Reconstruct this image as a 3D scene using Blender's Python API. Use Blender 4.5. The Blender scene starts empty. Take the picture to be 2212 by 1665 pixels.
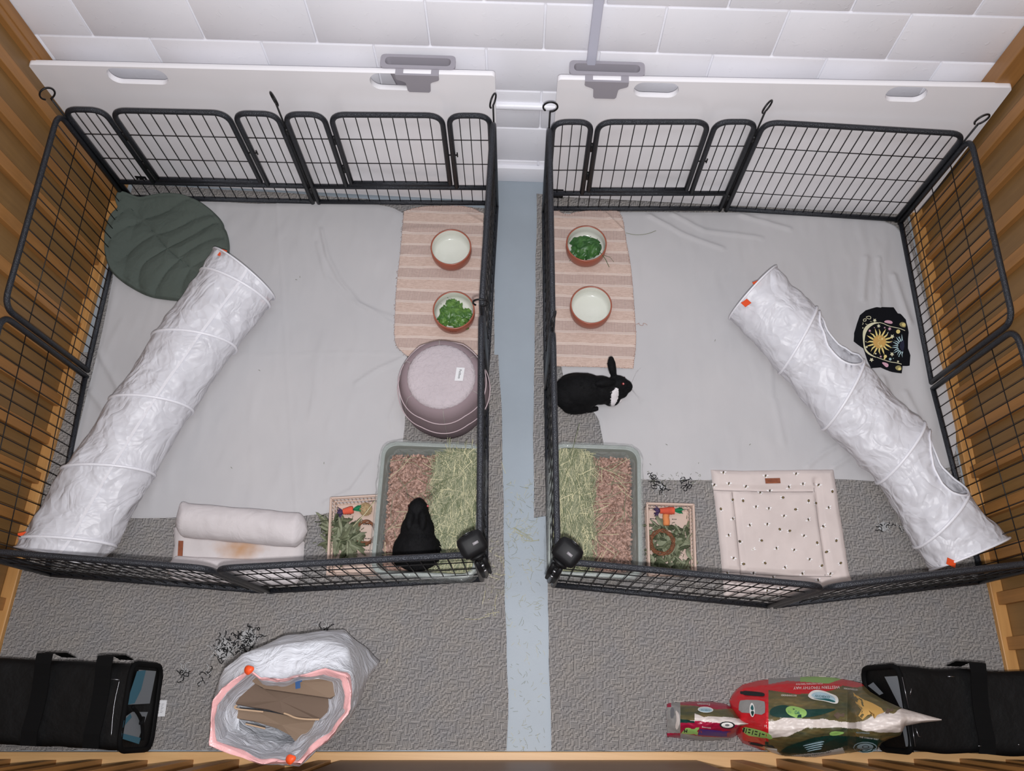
import bpy, bmesh, math, random
from mathutils import Vector, Matrix, noise
PI=math.pi
scn=bpy.context.scene
C=scn.collection
# ------------------------------------------------------------ camera, world, lights, exposure
FPX=1815.4; CAM=(0.0,0.0,3.198); ROT=(0.350712658,0.00166925,0.03843455)
cd=bpy.data.cameras.new('camera'); cam=bpy.data.objects.new('camera',cd); C.objects.link(cam)
cam.location=CAM; cam.rotation_euler=ROT; cd.sensor_width=36; cd.lens=FPX/2212*36; cd.clip_start=.02
scn.camera=cam
w=bpy.data.worlds.new('world'); scn.world=w; w.use_nodes=True
w.node_tree.nodes['Background'].inputs[0].default_value=(.80,.88,1,1)
w.node_tree.nodes['Background'].inputs[1].default_value=.30
def area(name,loc,size,power,col,rot=(0,0,0),sy=None):
    l=bpy.data.lights.new(name,'AREA'); l.energy=power; l.color=col; l.size=size
    if sy: l.shape='RECTANGLE'; l.size_y=sy
    o=bpy.data.objects.new(name,l); C.objects.link(o); o.location=loc; o.rotation_euler=rot; return o
area('phone_flash',(.01,-.075,3.21),.04,76,(1,.975,.985),(.30,0,0))
area('ceiling_lamp',(0,.5,4.1),1.8,26,(.90,.95,1),(.25,0,0),.6)
scn.view_settings.view_transform='Standard'; scn.view_settings.look='None'
scn.view_settings.gamma=1; scn.view_settings.use_curve_mapping=False
scn.view_settings.exposure=0.0
# ------------------------------------------------------------ pixel of the photograph -> point at height z
RM=Matrix.Rotation(ROT[2],3,'Z')@Matrix.Rotation(ROT[1],3,'Y')@Matrix.Rotation(ROT[0],3,'X')
def P(px,py,z=0.0):
    d=RM@Vector(((px-1106)/FPX,-(py-832.5)/FPX,-1)); t=(CAM[2]-z)/-d.z
    return Vector((CAM[0]+d.x*t,CAM[1]+d.y*t,z))
def PY(px,py,y):
    d=RM@Vector(((px-1106)/FPX,-(py-832.5)/FPX,-1)); t=(y-CAM[1])/d.y
    return Vector((CAM[0]+d.x*t,y,CAM[2]+d.z*t))
def PX(px,py,x):
    d=RM@Vector(((px-1106)/FPX,-(py-832.5)/FPX,-1)); t=(x-CAM[0])/d.x
    return Vector((x,CAM[1]+d.y*t,CAM[2]+d.z*t))
# ------------------------------------------------------------ materials
def srgb(r,g,b):
    f=lambda c:(c/12.92 if c<=.04045 else ((c+.055)/1.055)**2.4)
    return (f(r/255),f(g/255),f(b/255),1)
class NT:
    def __init__(s,name):
        s.m=bpy.data.materials.new(name); s.m.use_nodes=True; s.t=s.m.node_tree; s.b=s.t.nodes['Principled BSDF']
        s.tc=None
    def n(s,k): return s.t.nodes.new(k)
    def l(s,a,b): s.t.links.new(a,b)
    def co(s):
        if not s.tc: s.tc=s.n('ShaderNodeTexCoord')
        return s.tc.outputs['Object']
    def math(s,op,a,b=None,c=None):
        x=s.n('ShaderNodeMath'); x.operation=op
        for i,v in enumerate((a,b,c)):
            if v is None: continue
            if isinstance(v,(int,float)): x.inputs[i].default_value=v
            else: s.l(v,x.inputs[i])
        return x.outputs[0]
    def noise(s,scale,detail=3,rough=.55,vec=None,dist=0):
        x=s.n('ShaderNodeTexNoise'); x.inputs['Scale'].default_value=scale; x.inputs['Detail'].default_value=detail
        x.inputs['Roughness'].default_value=rough; x.inputs['Distortion'].default_value=dist
        s.l(vec if vec else s.co(),x.inputs['Vector']); return x.outputs[0]
    def map(s,sc=(1,1,1),rot=(0,0,0)):
        x=s.n('ShaderNodeMapping'); x.inputs['Scale'].default_value=sc; x.inputs['Rotation'].default_value=rot
        s.l(s.co(),x.inputs['Vector']); return x.outputs[0]
    def xyz(s,vec=None):
        x=s.n('ShaderNodeSeparateXYZ'); s.l(vec if vec else s.co(),x.inputs[0]); return x.outputs
    def ramp(s,f,stops):
        x=s.n('ShaderNodeValToRGB'); e=x.color_ramp.elements
        while len(e)<len(stops): e.new(.5)
        for i,(p,c) in enumerate(stops): e[i].position=p; e[i].color=c
        s.l(f,x.inputs[0]); return x.outputs[0]
    def mix(s,f,a,b):
        x=s.n('ShaderNodeMix'); x.data_type='RGBA'
        for i,v in ((0,f),(6,a),(7,b)):
            if isinstance(v,(int,float)): x.inputs[i].default_value=v
            elif isinstance(v,tuple): x.inputs[i].default_value=v
            else: s.l(v,x.inputs[i])
        return x.outputs[2]
    def bump(s,h,st=.3,d=.002,prev=None):
        x=s.n('ShaderNodeBump'); x.inputs['Strength'].default_value=st; x.inputs['Distance'].default_value=d
        s.l(h,x.inputs['Height'])
        if prev: s.l(prev,x.inputs['Normal'])
        s.l(x.outputs[0],s.b.inputs['Normal']); return x.outputs[0]
    def col(s,c):
        if isinstance(c,tuple): s.b.inputs['Base Color'].default_value=c
        else: s.l(c,s.b.inputs['Base Color'])
    def set(s,**k):
        for a,v in k.items(): s.b.inputs[a.replace('_',' ')].default_value=v
        return s
def plain(name,rgb,rough=.6,metal=0,nz=None,var=.12,bump=None,spec=.5,**k):
    """rgb sRGB; nz=(scale,detail) tonal variation; bump=(scale,strength,dist)"""
    n=NT(name); n.set(Roughness=rough,Metallic=metal); n.b.inputs['Specular IOR Level'].default_value=spec
    c=srgb(*rgb)
    if nz:
        lo=tuple(v*(1-var) for v in c[:3])+(1,); hi=tuple(min(1,v*(1+var)) for v in c[:3])+(1,)
        n.col(n.ramp(n.noise(nz[0],nz[1]),[(.3,lo),(.7,hi)]))
    else: n.col(c)
    if bump: n.bump(n.noise(bump[0],4),bump[1],bump[2])
    for a,v in k.items(): n.b.inputs[a.replace('_',' ')].default_value=v
    return n.m
M={}
# painted block wall
n=NT('painted_block'); n.set(Roughness=.38)
n.col(n.ramp(n.noise(3,3),[(.3,srgb(236,236,242)),(.7,srgb(244,243,248))]))
b1=n.bump(n.noise(160,2),.12,.001); pores=n.ramp(n.noise(45,3,.6,None,.6),[(.62,(0,0,0,1)),(.72,(1,1,1,1))]); n.bump(pores,.35,.0015,b1)
M['block']=n.m
M['mortar']=plain('painted_mortar',(241,241,246),.3,bump=(90,.5,.002))
M['floor']=plain('painted_concrete_floor',(150,160,169),.5,nz=(2.5,4),var=.07,bump=(140,.25,.001))
M['white_gloss']=plain('white_gloss_panel',(243,241,244),.22,nz=(1.5,2),var=.02,bump=(6,.03,.004))
M['white_edge']=M['white_gloss']
# wood
def wood(name,lo,hi,axis='z',sc=1.0,rough=.45,plank=.14):
    n=NT(name); n.set(Roughness=rough)
    s={'z':(26,26,1.3),'x':(1.3,26,26),'y':(26,1.3,26)}[axis]
    g=n.noise(1.0*sc,6,.65,n.map(s),1.2); k=n.noise(1.1,2,.5,n.map({'z':(3,3,.9),'x':(.9,3,3),'y':(3,.9,3)}[axis]))
    f=n.math('ADD',n.math('MULTIPLY',g,.7),n.math('MULTIPLY',k,.45))
    n.col(n.ramp(f,[(.36,srgb(*lo)),(.72,srgb(*hi))])); n.bump(g,.12,.002)
    return n.m
M['wood_board']=wood('stained_wood_board',(118,88,52),(140,106,62))
M['wood_batten']=wood('stained_wood_batten',(138,96,52),(170,120,66))
M['wood_plate']=wood('wood_base_plate',(164,116,64),(196,146,86),'y')
M['wood_plate_x']=wood('wood_base_plate_cross',(190,148,96),(214,172,120),'x')
M['wood_dark']=wood('dark_plywood',(112,82,60),(128,96,70),'x')
# tweed rug
def tweed():
    n=NT('tweed_rug'); n.set(Roughness=.95); n.b.inputs['Specular IOR Level'].default_value=.1
    X=n.xyz(); nz=n.noise(60,1); 
    x=n.math('ADD',X[0],n.math('MULTIPLY',nz,.0006)); y=n.math('ADD',X[1],n.math('MULTIPLY',nz,.0006))
    def stripes(v,per): 
        return n.math('LESS_THAN',n.math('FRACT',n.math('DIVIDE',v,per)),.46)
    cx=n.math('FLOOR',n.math('DIVIDE',x,.008)); cy=n.math('FLOOR',n.math('DIVIDE',y,.008))
    cb=n.n('ShaderNodeCombineXYZ'); n.l(cx,cb.inputs[0]); n.l(cy,cb.inputs[1])
    wn=n.n('ShaderNodeTexWhiteNoise'); wn.noise_dimensions='2D'; n.l(cb.outputs[0],wn.inputs['Vector'])
    m=n.math('GREATER_THAN',wn.outputs['Value'],.5)
    sx=stripes(x,.004); sy=stripes(y,.004)
    f=n.math('ADD',n.math('MULTIPLY',m,sx),n.math('MULTIPLY',n.math('SUBTRACT',1,m),sy))
    tint=n.ramp(n.noise(9,4,.7),[(.35,srgb(177,171,165)),(.65,srgb(169,166,165))])
    n.col(n.mix(f,tint,srgb(38,38,42))); n.bump(n.noise(700,1),.2,.0006)
    return n.m
M['tweed']=tweed()
M['rug_hem']=plain('rug_hem',(120,122,130),.9,bump=(300,.5,.001))
n=NT('fleece_sheet'); n.set(Roughness=.85); n.b.inputs['Sheen Weight'].default_value=.15
n.col(n.ramp(n.noise(2,4),[(.3,srgb(181,180,182)),(.7,srgb(190,188,189))]))
b1=n.bump(n.noise(5,3,.5,n.map((1,.35,1)),.5),.5,.012); n.bump(n.noise(420,1),.12,.0008,b1)
M['sheet']=n.m
# striped woven pink mat
def pinkmat():
    n=NT('woven_pink_mat'); n.set(Roughness=.95); n.b.inputs['Specular IOR Level'].default_value=.1
    X=n.xyz(); y=n.math('ADD',X[1],n.math('MULTIPLY',n.noise(5,2),.012))
    q=n.math('FRACT',n.math('DIVIDE',y,.108)); h=n.math('FRACT',n.math('DIVIDE',y,.054))
    rib=n.math('LESS_THAN',q,.5)
    st=n.math('LESS_THAN',n.math('FRACT',n.math('DIVIDE',X[0],.0046)),.42)
    base=n.ramp(n.noise(130,3,.7,n.map((.5,1.6,1))),[(.3,srgb(186,162,150)),(.7,srgb(208,186,174))])
    ribc=n.mix(n.math('MULTIPLY',rib,st),base,srgb(160,143,140))
    l1=n.math('LESS_THAN',n.math('ABSOLUTE',n.math('SUBTRACT',h,.05)),.03)
    l2=n.math('LESS_THAN',n.math('ABSOLUTE',n.math('SUBTRACT',h,.16)),.03)
    L=n.math('MAXIMUM',l1,l2)
    n.col(n.mix(L,ribc,srgb(218,203,194))); n.bump(n.math('ADD',n.noise(260,2),n.math('MULTIPLY',L,1.0)),.5,.0015)
    return n.m
M['pink_mat']=pinkmat()
M['pink_fringe']=plain('mat_fringe',(176,138,122),.95)
M['terracotta']=plain('terracotta_glaze',(158,88,68),.3,bump=(200,.05,.0005))
M['cream_glaze']=plain('cream_glaze',(214,214,204),.12)
def film(name,rgb,alpha,rough,bump=None):
    n=NT(name); n.set(Roughness=rough,Alpha=alpha); n.col(srgb(*rgb))
    if bump: n.bump(n.noise(bump[0],4,.6,None,1.5),bump[1],bump[2])
    return n.m
M['water']=film('water',(225,235,230),.12,.02,(8,.05,.002))
M['iron']=NT('hammered_black_paint')
n=M['iron']; n.set(Roughness=.36,Metallic=.35); v=n.n('ShaderNodeTexVoronoi'); v.inputs['Scale'].default_value=420; n.l(n.co(),v.inputs['Vector'])
n.col(n.ramp(v.outputs[0],[(.15,srgb(20,20,22)),(.75,srgb(58,61,68))])); n.bump(v.outputs[0],.6,.002); M['iron']=n.m
M['wire']=plain('black_wire',(24,24,26),.45,.3)
M['black_plastic']=plain('black_plastic',(17,17,19),.55,bump=(300,.1,.0005),spec=.25)
M['grey_plastic']=plain('grey_plastic',(158,154,162),.5)
M['grey_plastic_dark']=plain('grey_plastic_inside',(140,136,140),.55)
M['pipe']=plain('painted_conduit',(196,197,212),.35)
def quilt(name,rgb,r=.9,bs=(14,.35,.008)):
    n=NT(name); n.set(Roughness=r); c=srgb(*rgb); n.b.inputs['Specular IOR Level'].default_value=.15
    n.col(n.ramp(n.noise(5,4),[(.3,tuple(x*.93 for x in c[:3])+(1,)),(.7,tuple(min(1,x*1.06) for x in c[:3])+(1,))]))
    b=n.bump(n.noise(bs[0],4,.55,None,.9),bs[1],bs[2]); n.bump(n.noise(700,1),.15,.0006,b); return n.m
M['leaf_green']=quilt('dark_green_velvet',(84,92,86),.9,(22,.5,.010))
M['leaf_seam']=plain('green_seam',(44,58,54),.95)
M['paper_tag']=plain('white_paper',(212,212,214),.7)
M['ink']=plain('black_ink',(30,30,32),.7)
M['grey_ink']=plain('grey_ink',(110,110,114),.7)
M['nylon']=NT('crinkled_nylon')
n=M['nylon']; n.set(Roughness=.42); n.col(srgb(222,222,228)); n.b.inputs['Alpha'].default_value=.86
wv=n.noise(7,2,.5,None,1.6); rg=n.math('ABSOLUTE',n.math('SUBTRACT',wv,.5)); vo=n.n('ShaderNodeTexVoronoi'); vo.feature='F1'; vo.inputs['Scale'].default_value=17; mv=n.n('ShaderNodeVectorMath'); mv.operation='ADD'; nn=n.n('ShaderNodeTexNoise'); nn.inputs['Scale'].default_value=9; n.l(n.co(),nn.inputs['Vector']); sc_=n.n('ShaderNodeVectorMath'); sc_.operation='SCALE'; sc_.inputs['Scale'].default_value=.16; n.l(nn.outputs['Color'],sc_.inputs[0]); n.l(n.co(),mv.inputs[0]); n.l(sc_.outputs[0],mv.inputs[1]); n.l(mv.outputs[0],vo.inputs['Vector']); rg2=vo.outputs['Distance']
n.bump(n.math('ADD',rg,n.math('MULTIPLY',rg2,.36)),.55,.032); M['nylon']=n.m
M['nylon_seam']=plain('nylon_seam_tape',(232,232,238),.4,bump=(120,.4,.002))
M['orange']=plain('orange_tag',(228,82,34),.5)
M['pouf']=quilt('mauve_fabric',(138,122,126),.85,(9,.12,.006))
M['pouf_seam']=plain('pale_mauve_piping',(188,170,174),.85)
M['pouf_fluff']=quilt('mauve_plush',(186,176,180),.98,(60,.8,.006))
M['tray']=film('sage_plastic_tray',(134,141,136),1,.35)
M['liner']=film('clear_plastic_liner',(215,222,220),.2,.08,(18,.8,.02))
M['bed1']=plain('paper_bedding',(152,124,112),.95,nz=(60,3),var=.3)
M['bed2']=plain('paper_bedding_light',(182,148,134),.95)
M['bed3']=plain('paper_bedding_dark',(128,98,84),.95)
M['hay1']=plain('hay_green',(124,130,104),.8); M['hay2']=plain('hay_straw',(164,163,134),.75)
M['hay3']=plain('hay_dull',(98,106,76),.85); M['hay4']=plain('hay_pale',(204,198,160),.7)
M['fur_black']=plain('black_fur',(13,13,15),.8,nz=(60,3),var=.4,bump=(220,.5,.002),spec=.2)
M['fur_white']=plain('white_fur',(222,218,220),.9,bump=(220,.5,.002),spec=.2)
M['eye']=plain('rabbit_eye',(60,20,18),.05); M['eye_glare']=plain('rabbit_eye_glare',(206,110,110),.1)  # second colour paints the pinkish glare on the eyes
M['cream_fabric']=quilt('cream_cotton',(208,202,203),.9,(13,.55,.010))
M['bee_fabric']=quilt('blush_cotton',(208,196,192),.9,(9,.3,.008))
def stainpad():
    M['stainpad']=quilt('cream_cotton_stained',(208,202,202),.9,(9,.25,.008)); mt=M['stainpad']; t=mt.node_tree; b=t.nodes['Principled BSDF']
    src=b.inputs['Base Color'].links[0].from_socket; tc=t.nodes.new('ShaderNodeTexCoord'); mp=t.nodes.new('ShaderNodeMapping'); mp.inputs['Scale'].default_value=(9,17,1); mp.inputs['Location'].default_value=(-.1,.2,0)
    t.links.new(tc.outputs['Object'],mp.inputs[0]); g=t.nodes.new('ShaderNodeTexGradient'); g.gradient_type='SPHERICAL'; nz_=t.nodes.new('ShaderNodeTexNoise'); nz_.inputs['Scale'].default_value=22
    t.links.new(tc.outputs['Object'],nz_.inputs['Vector']); ad=t.nodes.new('ShaderNodeVectorMath'); ad.operation='MULTIPLY_ADD'; ad.inputs[1].default_value=(.9,.9,0); t.links.new(nz_.outputs['Color'],ad.inputs[0]); t.links.new(mp.outputs[0],ad.inputs[2]); 
    sb=t.nodes.new('ShaderNodeVectorMath'); sb.operation='SUBTRACT'; sb.inputs[1].default_value=(.45,.45,0); t.links.new(ad.outputs[0],sb.inputs[0]); t.links.new(sb.outputs[0],g.inputs[0])
    mx=t.nodes.new('ShaderNodeMix'); mx.data_type='RGBA'; mm=t.nodes.new('ShaderNodeMath'); mm.operation='MULTIPLY'; mm.inputs[1].default_value=1.1; mm.use_clamp=True
    t.links.new(g.outputs['Fac'] if 'Fac' in g.outputs else g.outputs[1],mm.inputs[0]); t.links.new(mm.outputs[0],mx.inputs[0]); t.links.new(src,mx.inputs[6]); mx.inputs[7].default_value=srgb(188,150,118); t.links.new(mx.outputs[2],b.inputs['Base Color'])
stainpad()
M['stain']=quilt('stained_cotton',(208,186,168),.9,(9,.25,.008))
M['seam_grey']=plain('stitched_seam',(150,142,140),.9)
M['leather']=plain('brown_leather_tag',(132,72,44),.6,nz=(60,2),var=.2)
M['leather_line']=plain('tag_print',(100,48,28),.6)
M['bee_dark']=plain('bee_print_dark',(52,46,40),.9); M['bee_gold']=plain('bee_print_gold',(150,126,74),.9)
M['bee_wing']=plain('bee_print_wing',(232,230,230),.9)
M['crate']=plain('blush_crate_plastic',(200,176,162),.5)
M['crate_print']=M['ink']
M['sisal']=plain('sisal',(190,164,124),.9); M['willow']=plain('willow',(120,76,50),.7,nz=(80,2),var=.3)
M['dyed_green']=plain('green_sisal',(30,128,84),.85); M['dyed_purple']=plain('purple_sisal',(74,56,96),.85)
M['dyed_red']=plain('red_orange_sisal',(214,92,66),.85); M['cork']=plain('orange_loofah',(206,128,76),.9)
M['dry1']=plain('dried_leaf',(104,110,84),.85,nz=(40,2)); M['dry2']=plain('dried_leaf_pale',(132,137,112),.85); M['dry3']=plain('dried_leaf_dark',(72,80,56),.85)
def leafmat(name,a,b):
    n=NT(name); n.set(Roughness=.4); n.col(n.ramp(n.noise(30,3),[(.3,srgb(*a)),(.7,srgb(*b))])); n.bump(n.noise(50,3),.5,.003); n.b.inputs['Subsurface Weight'].default_value=0; return n.m
M['lettuce']=leafmat('lettuce_green',(44,88,34),(104,142,66)); M['spinach']=leafmat('spinach_green',(32,74,34),(68,112,52))
M['bag_white']=film('white_bin_liner',(224,227,234),.95,.28,(10,.7,.02))
M['bag_pink']=film('pink_drawstring_hem',(226,172,172),1,.3,(30,.4,.006))
M['kraft']=plain('kraft_paper',(118,98,80),.8,bump=(20,.2,.003)); M['kraft_dark']=plain('kraft_paper_dark',(98,80,66),.8)
M['rope']=plain('paper_rope_handle',(176,148,120),.8); M['blue_print']=plain('blue_print',(30,72,120),.7)
M['black_nylon']=plain('black_nylon_fabric',(7,7,8),.65,bump=(14,.5,.012),spec=.25)
M['black_web']=plain('black_webbing',(9,9,10),.85,spec=.15)
M['mesh_grey']=plain('grey_mesh_window',(128,134,140),.8,bump=(500,.4,.001)); M['mesh_teal']=plain('teal_blanket_behind_mesh',(62,112,132),.85,bump=(500,.4,.001))
M['metal']=plain('zip_metal',(150,150,154),.3,.9)
M['red_foil']=plain('red_bag_print',(196,28,38),.3,bump=(14,.35,.01)); M['maroon_foil']=plain('crimson_bag_print',(156,22,58),.3,bump=(14,.35,.01))
M['green_foil']=plain('dark_green_print',(18,58,52),.35,bump=(14,.35,.01)); M['white_foil']=plain('cream_print',(216,206,200),.4,bump=(14,.35,.012))
def landscape():
    n=NT('field_photo_print'); n.set(Roughness=.35)
    n.col(n.ramp(n.noise(11,4,.6,n.map((.5,2.0,1)),.6),[(.30,srgb(52,64,54)),(.45,srgb(88,84,56)),(.58,srgb(112,98,62)),(.76,srgb(172,132,66))]))
    n.bump(n.noise(14,3),.35,.01); return n.m
M['field']=landscape()
M['lime']=plain('lime_print',(148,190,104),.4); M['teal_print']=plain('teal_print',(28,92,96),.4); M['violet_print']=plain('violet_print',(70,44,124),.4)
M['silver_foil']=plain('silver_grey_print',(146,144,142),.3,bump=(20,.5,.01)); M['white_ink']=plain('white_ink',(232,230,226),.5); M['pale_blue']=plain('pale_blue_print',(176,204,216),.4)
M['black_cloth']=plain('black_cotton',(16,17,22),.9,bump=(16,.4,.006),spec=.15)
M['pr_cream']=plain('cream_print_ink',(214,210,178),.8); M['pr_gold']=plain('gold_print_ink',(200,158,88),.8); M['pr_pale']=plain('yellow_print_ink',(224,204,132),.8)
M['pr_pink']=plain('pink_print_ink',(206,160,176),.8); M['pr_blue']=plain('ice_blue_print_ink',(180,206,212),.8); M['pr_olive']=plain('olive_print_ink',(150,140,92),.8); M['pr_navy']=plain('navy_print_ink',(22,26,52),.8)
M['fray_black']=plain('frayed_black_yarn',(26,26,28),.95); M['fray_grey']=plain('bare_rug_backing',(168,168,168),.9)
# ------------------------------------------------------------ objects
def wo(o):
    v=Vector((0,0,0))
    while o: v+=o.location; o=o.parent
    return v
def tag(o,label=None,cat=None,group=None,kind=None):
    if label: o['label']=label
    if cat: o['category']=cat
    if group: o['group']=group
    if kind: o['kind']=kind
    return o
def thing(name,label,cat,loc,group=None):
    o=bpy.data.objects.new(name,None); C.objects.link(o); o.location=loc; o.empty_display_size=.05
    return tag(o,label,cat,group)
class MB:
    def __init__(s): s.v=[]; s.f=[]; s.m=[]
    def add(s,V,F,mi=0):
        k=len(s.v); s.v+=[Vector(a) for a in V]
        s.f+=[tuple(k+i for i in f) for f in F]; s.m+=[mi]*len(F) if isinstance(mi,int) else list(mi)
        return s
    def box(s,c,d,mi=0,rz=0,bev=0,M4=None):
        """centre c, full size d, bevelled edges"""
        bm=bmesh.new(); bmesh.ops.create_cube(bm,size=1)
        for v in bm.verts: v.co=Vector((v.co.x*d[0],v.co.y*d[1],v.co.z*d[2]))
        if bev>0: bmesh.ops.bevel(bm,geom=bm.edges[:],offset=bev,segments=2,affect='EDGES',profile=.5)
        R=(M4 if M4 else Matrix.Rotation(rz,3,'Z'))
        bm.verts.ensure_lookup_table()
        s.add([Vector(c)+R@v.co for v in bm.verts],[[v.index for v in f.verts] for f in bm.faces],mi); bm.free(); return s
    def tube(s,pts,r,n=8,mi=0,closed=False,cap=True,flat=None):
        pts=[Vector(p) for p in pts]; N=len(pts)
        if N<2: return s
        rr=r if isinstance(r,(list,tuple)) else [r]*N
        V=[];F=[]; up=None
        for i,p in enumerate(pts):
            a=pts[i-1] if (i>0 or closed) else p; b=pts[(i+1)%N] if (i<N-1 or closed) else p
            t=(b-a); 
            if t.length<1e-9: t=Vector((0,0,1))
            t.normalize()
            if up is None: up=Vector((0,0,1)) if abs(t.z)<.9 else Vector((1,0,0))
            x=t.cross(up); 
            if x.length<1e-6: x=t.cross(Vector((0,1,0)))
            x.normalize(); y=x.cross(t).normalized(); up=y
            for k in range(n):
                A=2*PI*k/n; q=(flat or 1)
                V.append(p+x*math.cos(A)*rr[i]+y*math.sin(A)*rr[i]*q)
        for i in range(N if closed else N-1):
            j=(i+1)%N
            for k in range(n): F.append((i*n+k,i*n+(k+1)%n,j*n+(k+1)%n,j*n+k))
        if cap and not closed: F.append(tuple(range(n))[::-1]); F.append(tuple((N-1)*n+k for k in range(n)))
        return s.add(V,F,mi)
    def grid(s,fn,nu,nv,mi=0,cu=False,skip=None):
        V=[fn(i/(nu if cu else nu),j/nv) for j in range(nv+1) for i in range(nu if cu else nu+1)]
        W=nu if cu else nu+1; F=[];I=[]
        for j in range(nv):
            for i in range(nu):
                if skip and skip((i+.5)/nu,(j+.5)/nv): continue
                F.append((j*W+i,j*W+(i+1)%W,(j+1)*W+(i+1)%W,(j+1)*W+i))
                I.append(mi((i+.5)/nu,(j+.5)/nv) if callable(mi) else mi)
        return s.add(V,F,I)
    def lathe(s,prof,c,n=48,mi=0,wob=None):
        V=[];F=[];I=[]
        for (r,z) in prof:
            for k in range(n):
                A=2*PI*k/n; q=r*(wob(A,z) if wob else 1); V.append(Vector(c)+Vector((q*math.cos(A),q*math.sin(A),z)))
        for j in range(len(prof)-1):
            for k in range(n): F.append((j*n+k,j*n+(k+1)%n,(j+1)*n+(k+1)%n,(j+1)*n+k)); I.append(mi(j) if callable(mi) else mi)
        return s.add(V,F,I)
    def poly(s,pts,mi=0):
        return s.add(pts,[tuple(range(len(pts)))],mi)
    def build(s,name,mats,parent=None,loc=None,smooth=True,label=None,cat=None,group=None,kind=None,fix=True):
        me=bpy.data.meshes.new(name)
        if loc is None:
            if parent: loc=Vector((0,0,0))
            else:
                xs=[v.x for v in s.v]; ys=[v.y for v in s.v]; zs=[v.z for v in s.v]
                loc=Vector(((min(xs)+max(xs))/2,(min(ys)+max(ys))/2,min(zs)))
        o=bpy.data.objects.new(name,me); o.parent=parent; o.location=loc; w0=wo(o)
        me.from_pydata([v-w0 for v in s.v],[],s.f)
        if not isinstance(mats,(list,tuple)): mats=[mats]
        for m in mats: me.materials.append(M[m])
        for p,i in zip(me.polygons,s.m): p.material_index=i; p.use_smooth=smooth
        if fix:
            bm=bmesh.new(); bm.from_mesh(me); bmesh.ops.recalc_face_normals(bm,faces=bm.faces[:]); bm.to_mesh(me); bm.free()
        C.objects.link(o); return tag(o,label,cat,group,kind)
def flat_norm(o,ang=40):
    me=o.data; me.polygons.foreach_set('use_smooth',[True]*len(me.polygons))
    try: me.set_sharp_from_angle(angle=math.radians(ang))
    except Exception: pass
    return o
def rounded_path(pts,r,seg=6,closed=False):
    """polyline with rounded corners"""
    pts=[Vector(p) for p in pts]; out=[]; N=len(pts)
    for i,p in enumerate(pts):
        if not closed and i in (0,N-1): out.append(p); continue
        a=pts[i-1]; b=pts[(i+1)%N]; ri=r[i] if isinstance(r,(list,tuple)) else r
        if ri<=0: out.append(p); continue
        da=(a-p); db=(b-p); k=min(ri,da.length*.49,db.length*.49); A=p+da.normalized()*k; B=p+db.normalized()*k
        for t in range(seg+1):
            q=t/seg; out.append(A*(1-q)**2+p*2*q*(1-q)+B*q*q)
    return out
def resample(pts,n):
    L=[0]
    for a,b in zip(pts,pts[1:]): L.append(L[-1]+(b-a).length)
    out=[];k=0
    for i in range(n+1):
        t=L[-1]*i/n
        while k<len(L)-2 and L[k+1]<t: k+=1
        d=L[k+1]-L[k]; q=(t-L[k])/d if d>1e-9 else 0
        out.append(pts[k].lerp(pts[k+1],min(1,max(0,q))))
    return out
def smoothline(pts,it=2,closed=False):
    for _ in range(it):
        o=[]
        N=len(pts)
        rng=range(N if closed else N-1)
        if not closed: o.append(pts[0])
        for i in rng:
            a,b=pts[i],pts[(i+1)%N]; o+= [a.lerp(b,.25),a.lerp(b,.75)]
        if not closed: o.append(pts[-1])
        pts=o
    return pts
def coons(top,right,bottom,left,nu,nv):
    T=resample(top,nu);B=resample(bottom,nu);L=resample(left,nv);R=resample(right,nv)
    def f(u,v):
        i=round(u*nu); j=round(v*nv)
        return T[i]*(1-v)+B[i]*v+L[j]*(1-u)+R[j]*u-(T[0]*(1-u)*(1-v)+T[-1]*u*(1-v)+B[0]*(1-u)*v+B[-1]*u*v)
    return f
def dseg(p,a,b):
    ax,ay=a[0],a[1]; dx,dy=b[0]-ax,b[1]-ay; q=((p[0]-ax)*dx+(p[1]-ay)*dy)/(dx*dx+dy*dy+1e-12); q=min(1,max(0,q))
    return math.hypot(p[0]-ax-dx*q,p[1]-ay-dy*q)
def dline(p,L):
    return min(dseg(p,a,b) for a,b in zip(L,L[1:]))
def nz(x,y,z=0,s=1): return noise.noise(Vector((x*s,y*s,z*s)))
_tc={}
def textmesh(s):
    if s in _tc: return _tc[s]
    cu=bpy.data.curves.new('t','FONT'); cu.body=s; cu.align_x='CENTER'; cu.align_y='CENTER'; cu.size=1; cu.resolution_u=2
    o=bpy.data.objects.new('t',cu); C.objects.link(o); dg=bpy.context.evaluated_depsgraph_get()
    me=o.evaluated_get(dg).to_mesh(); V=[v.co.copy() for v in me.vertices]; F=[tuple(p.vertices) for p in me.polygons]
    o.evaluated_get(dg).to_mesh_clear(); bpy.data.objects.remove(o); bpy.data.curves.remove(cu)
    _tc[s]=(V,F); return _tc[s]
def text(mb,s,fn,mi):
    V,F=textmesh(s); mb.add([fn(v.x,v.y) for v in V],F,mi)
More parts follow.
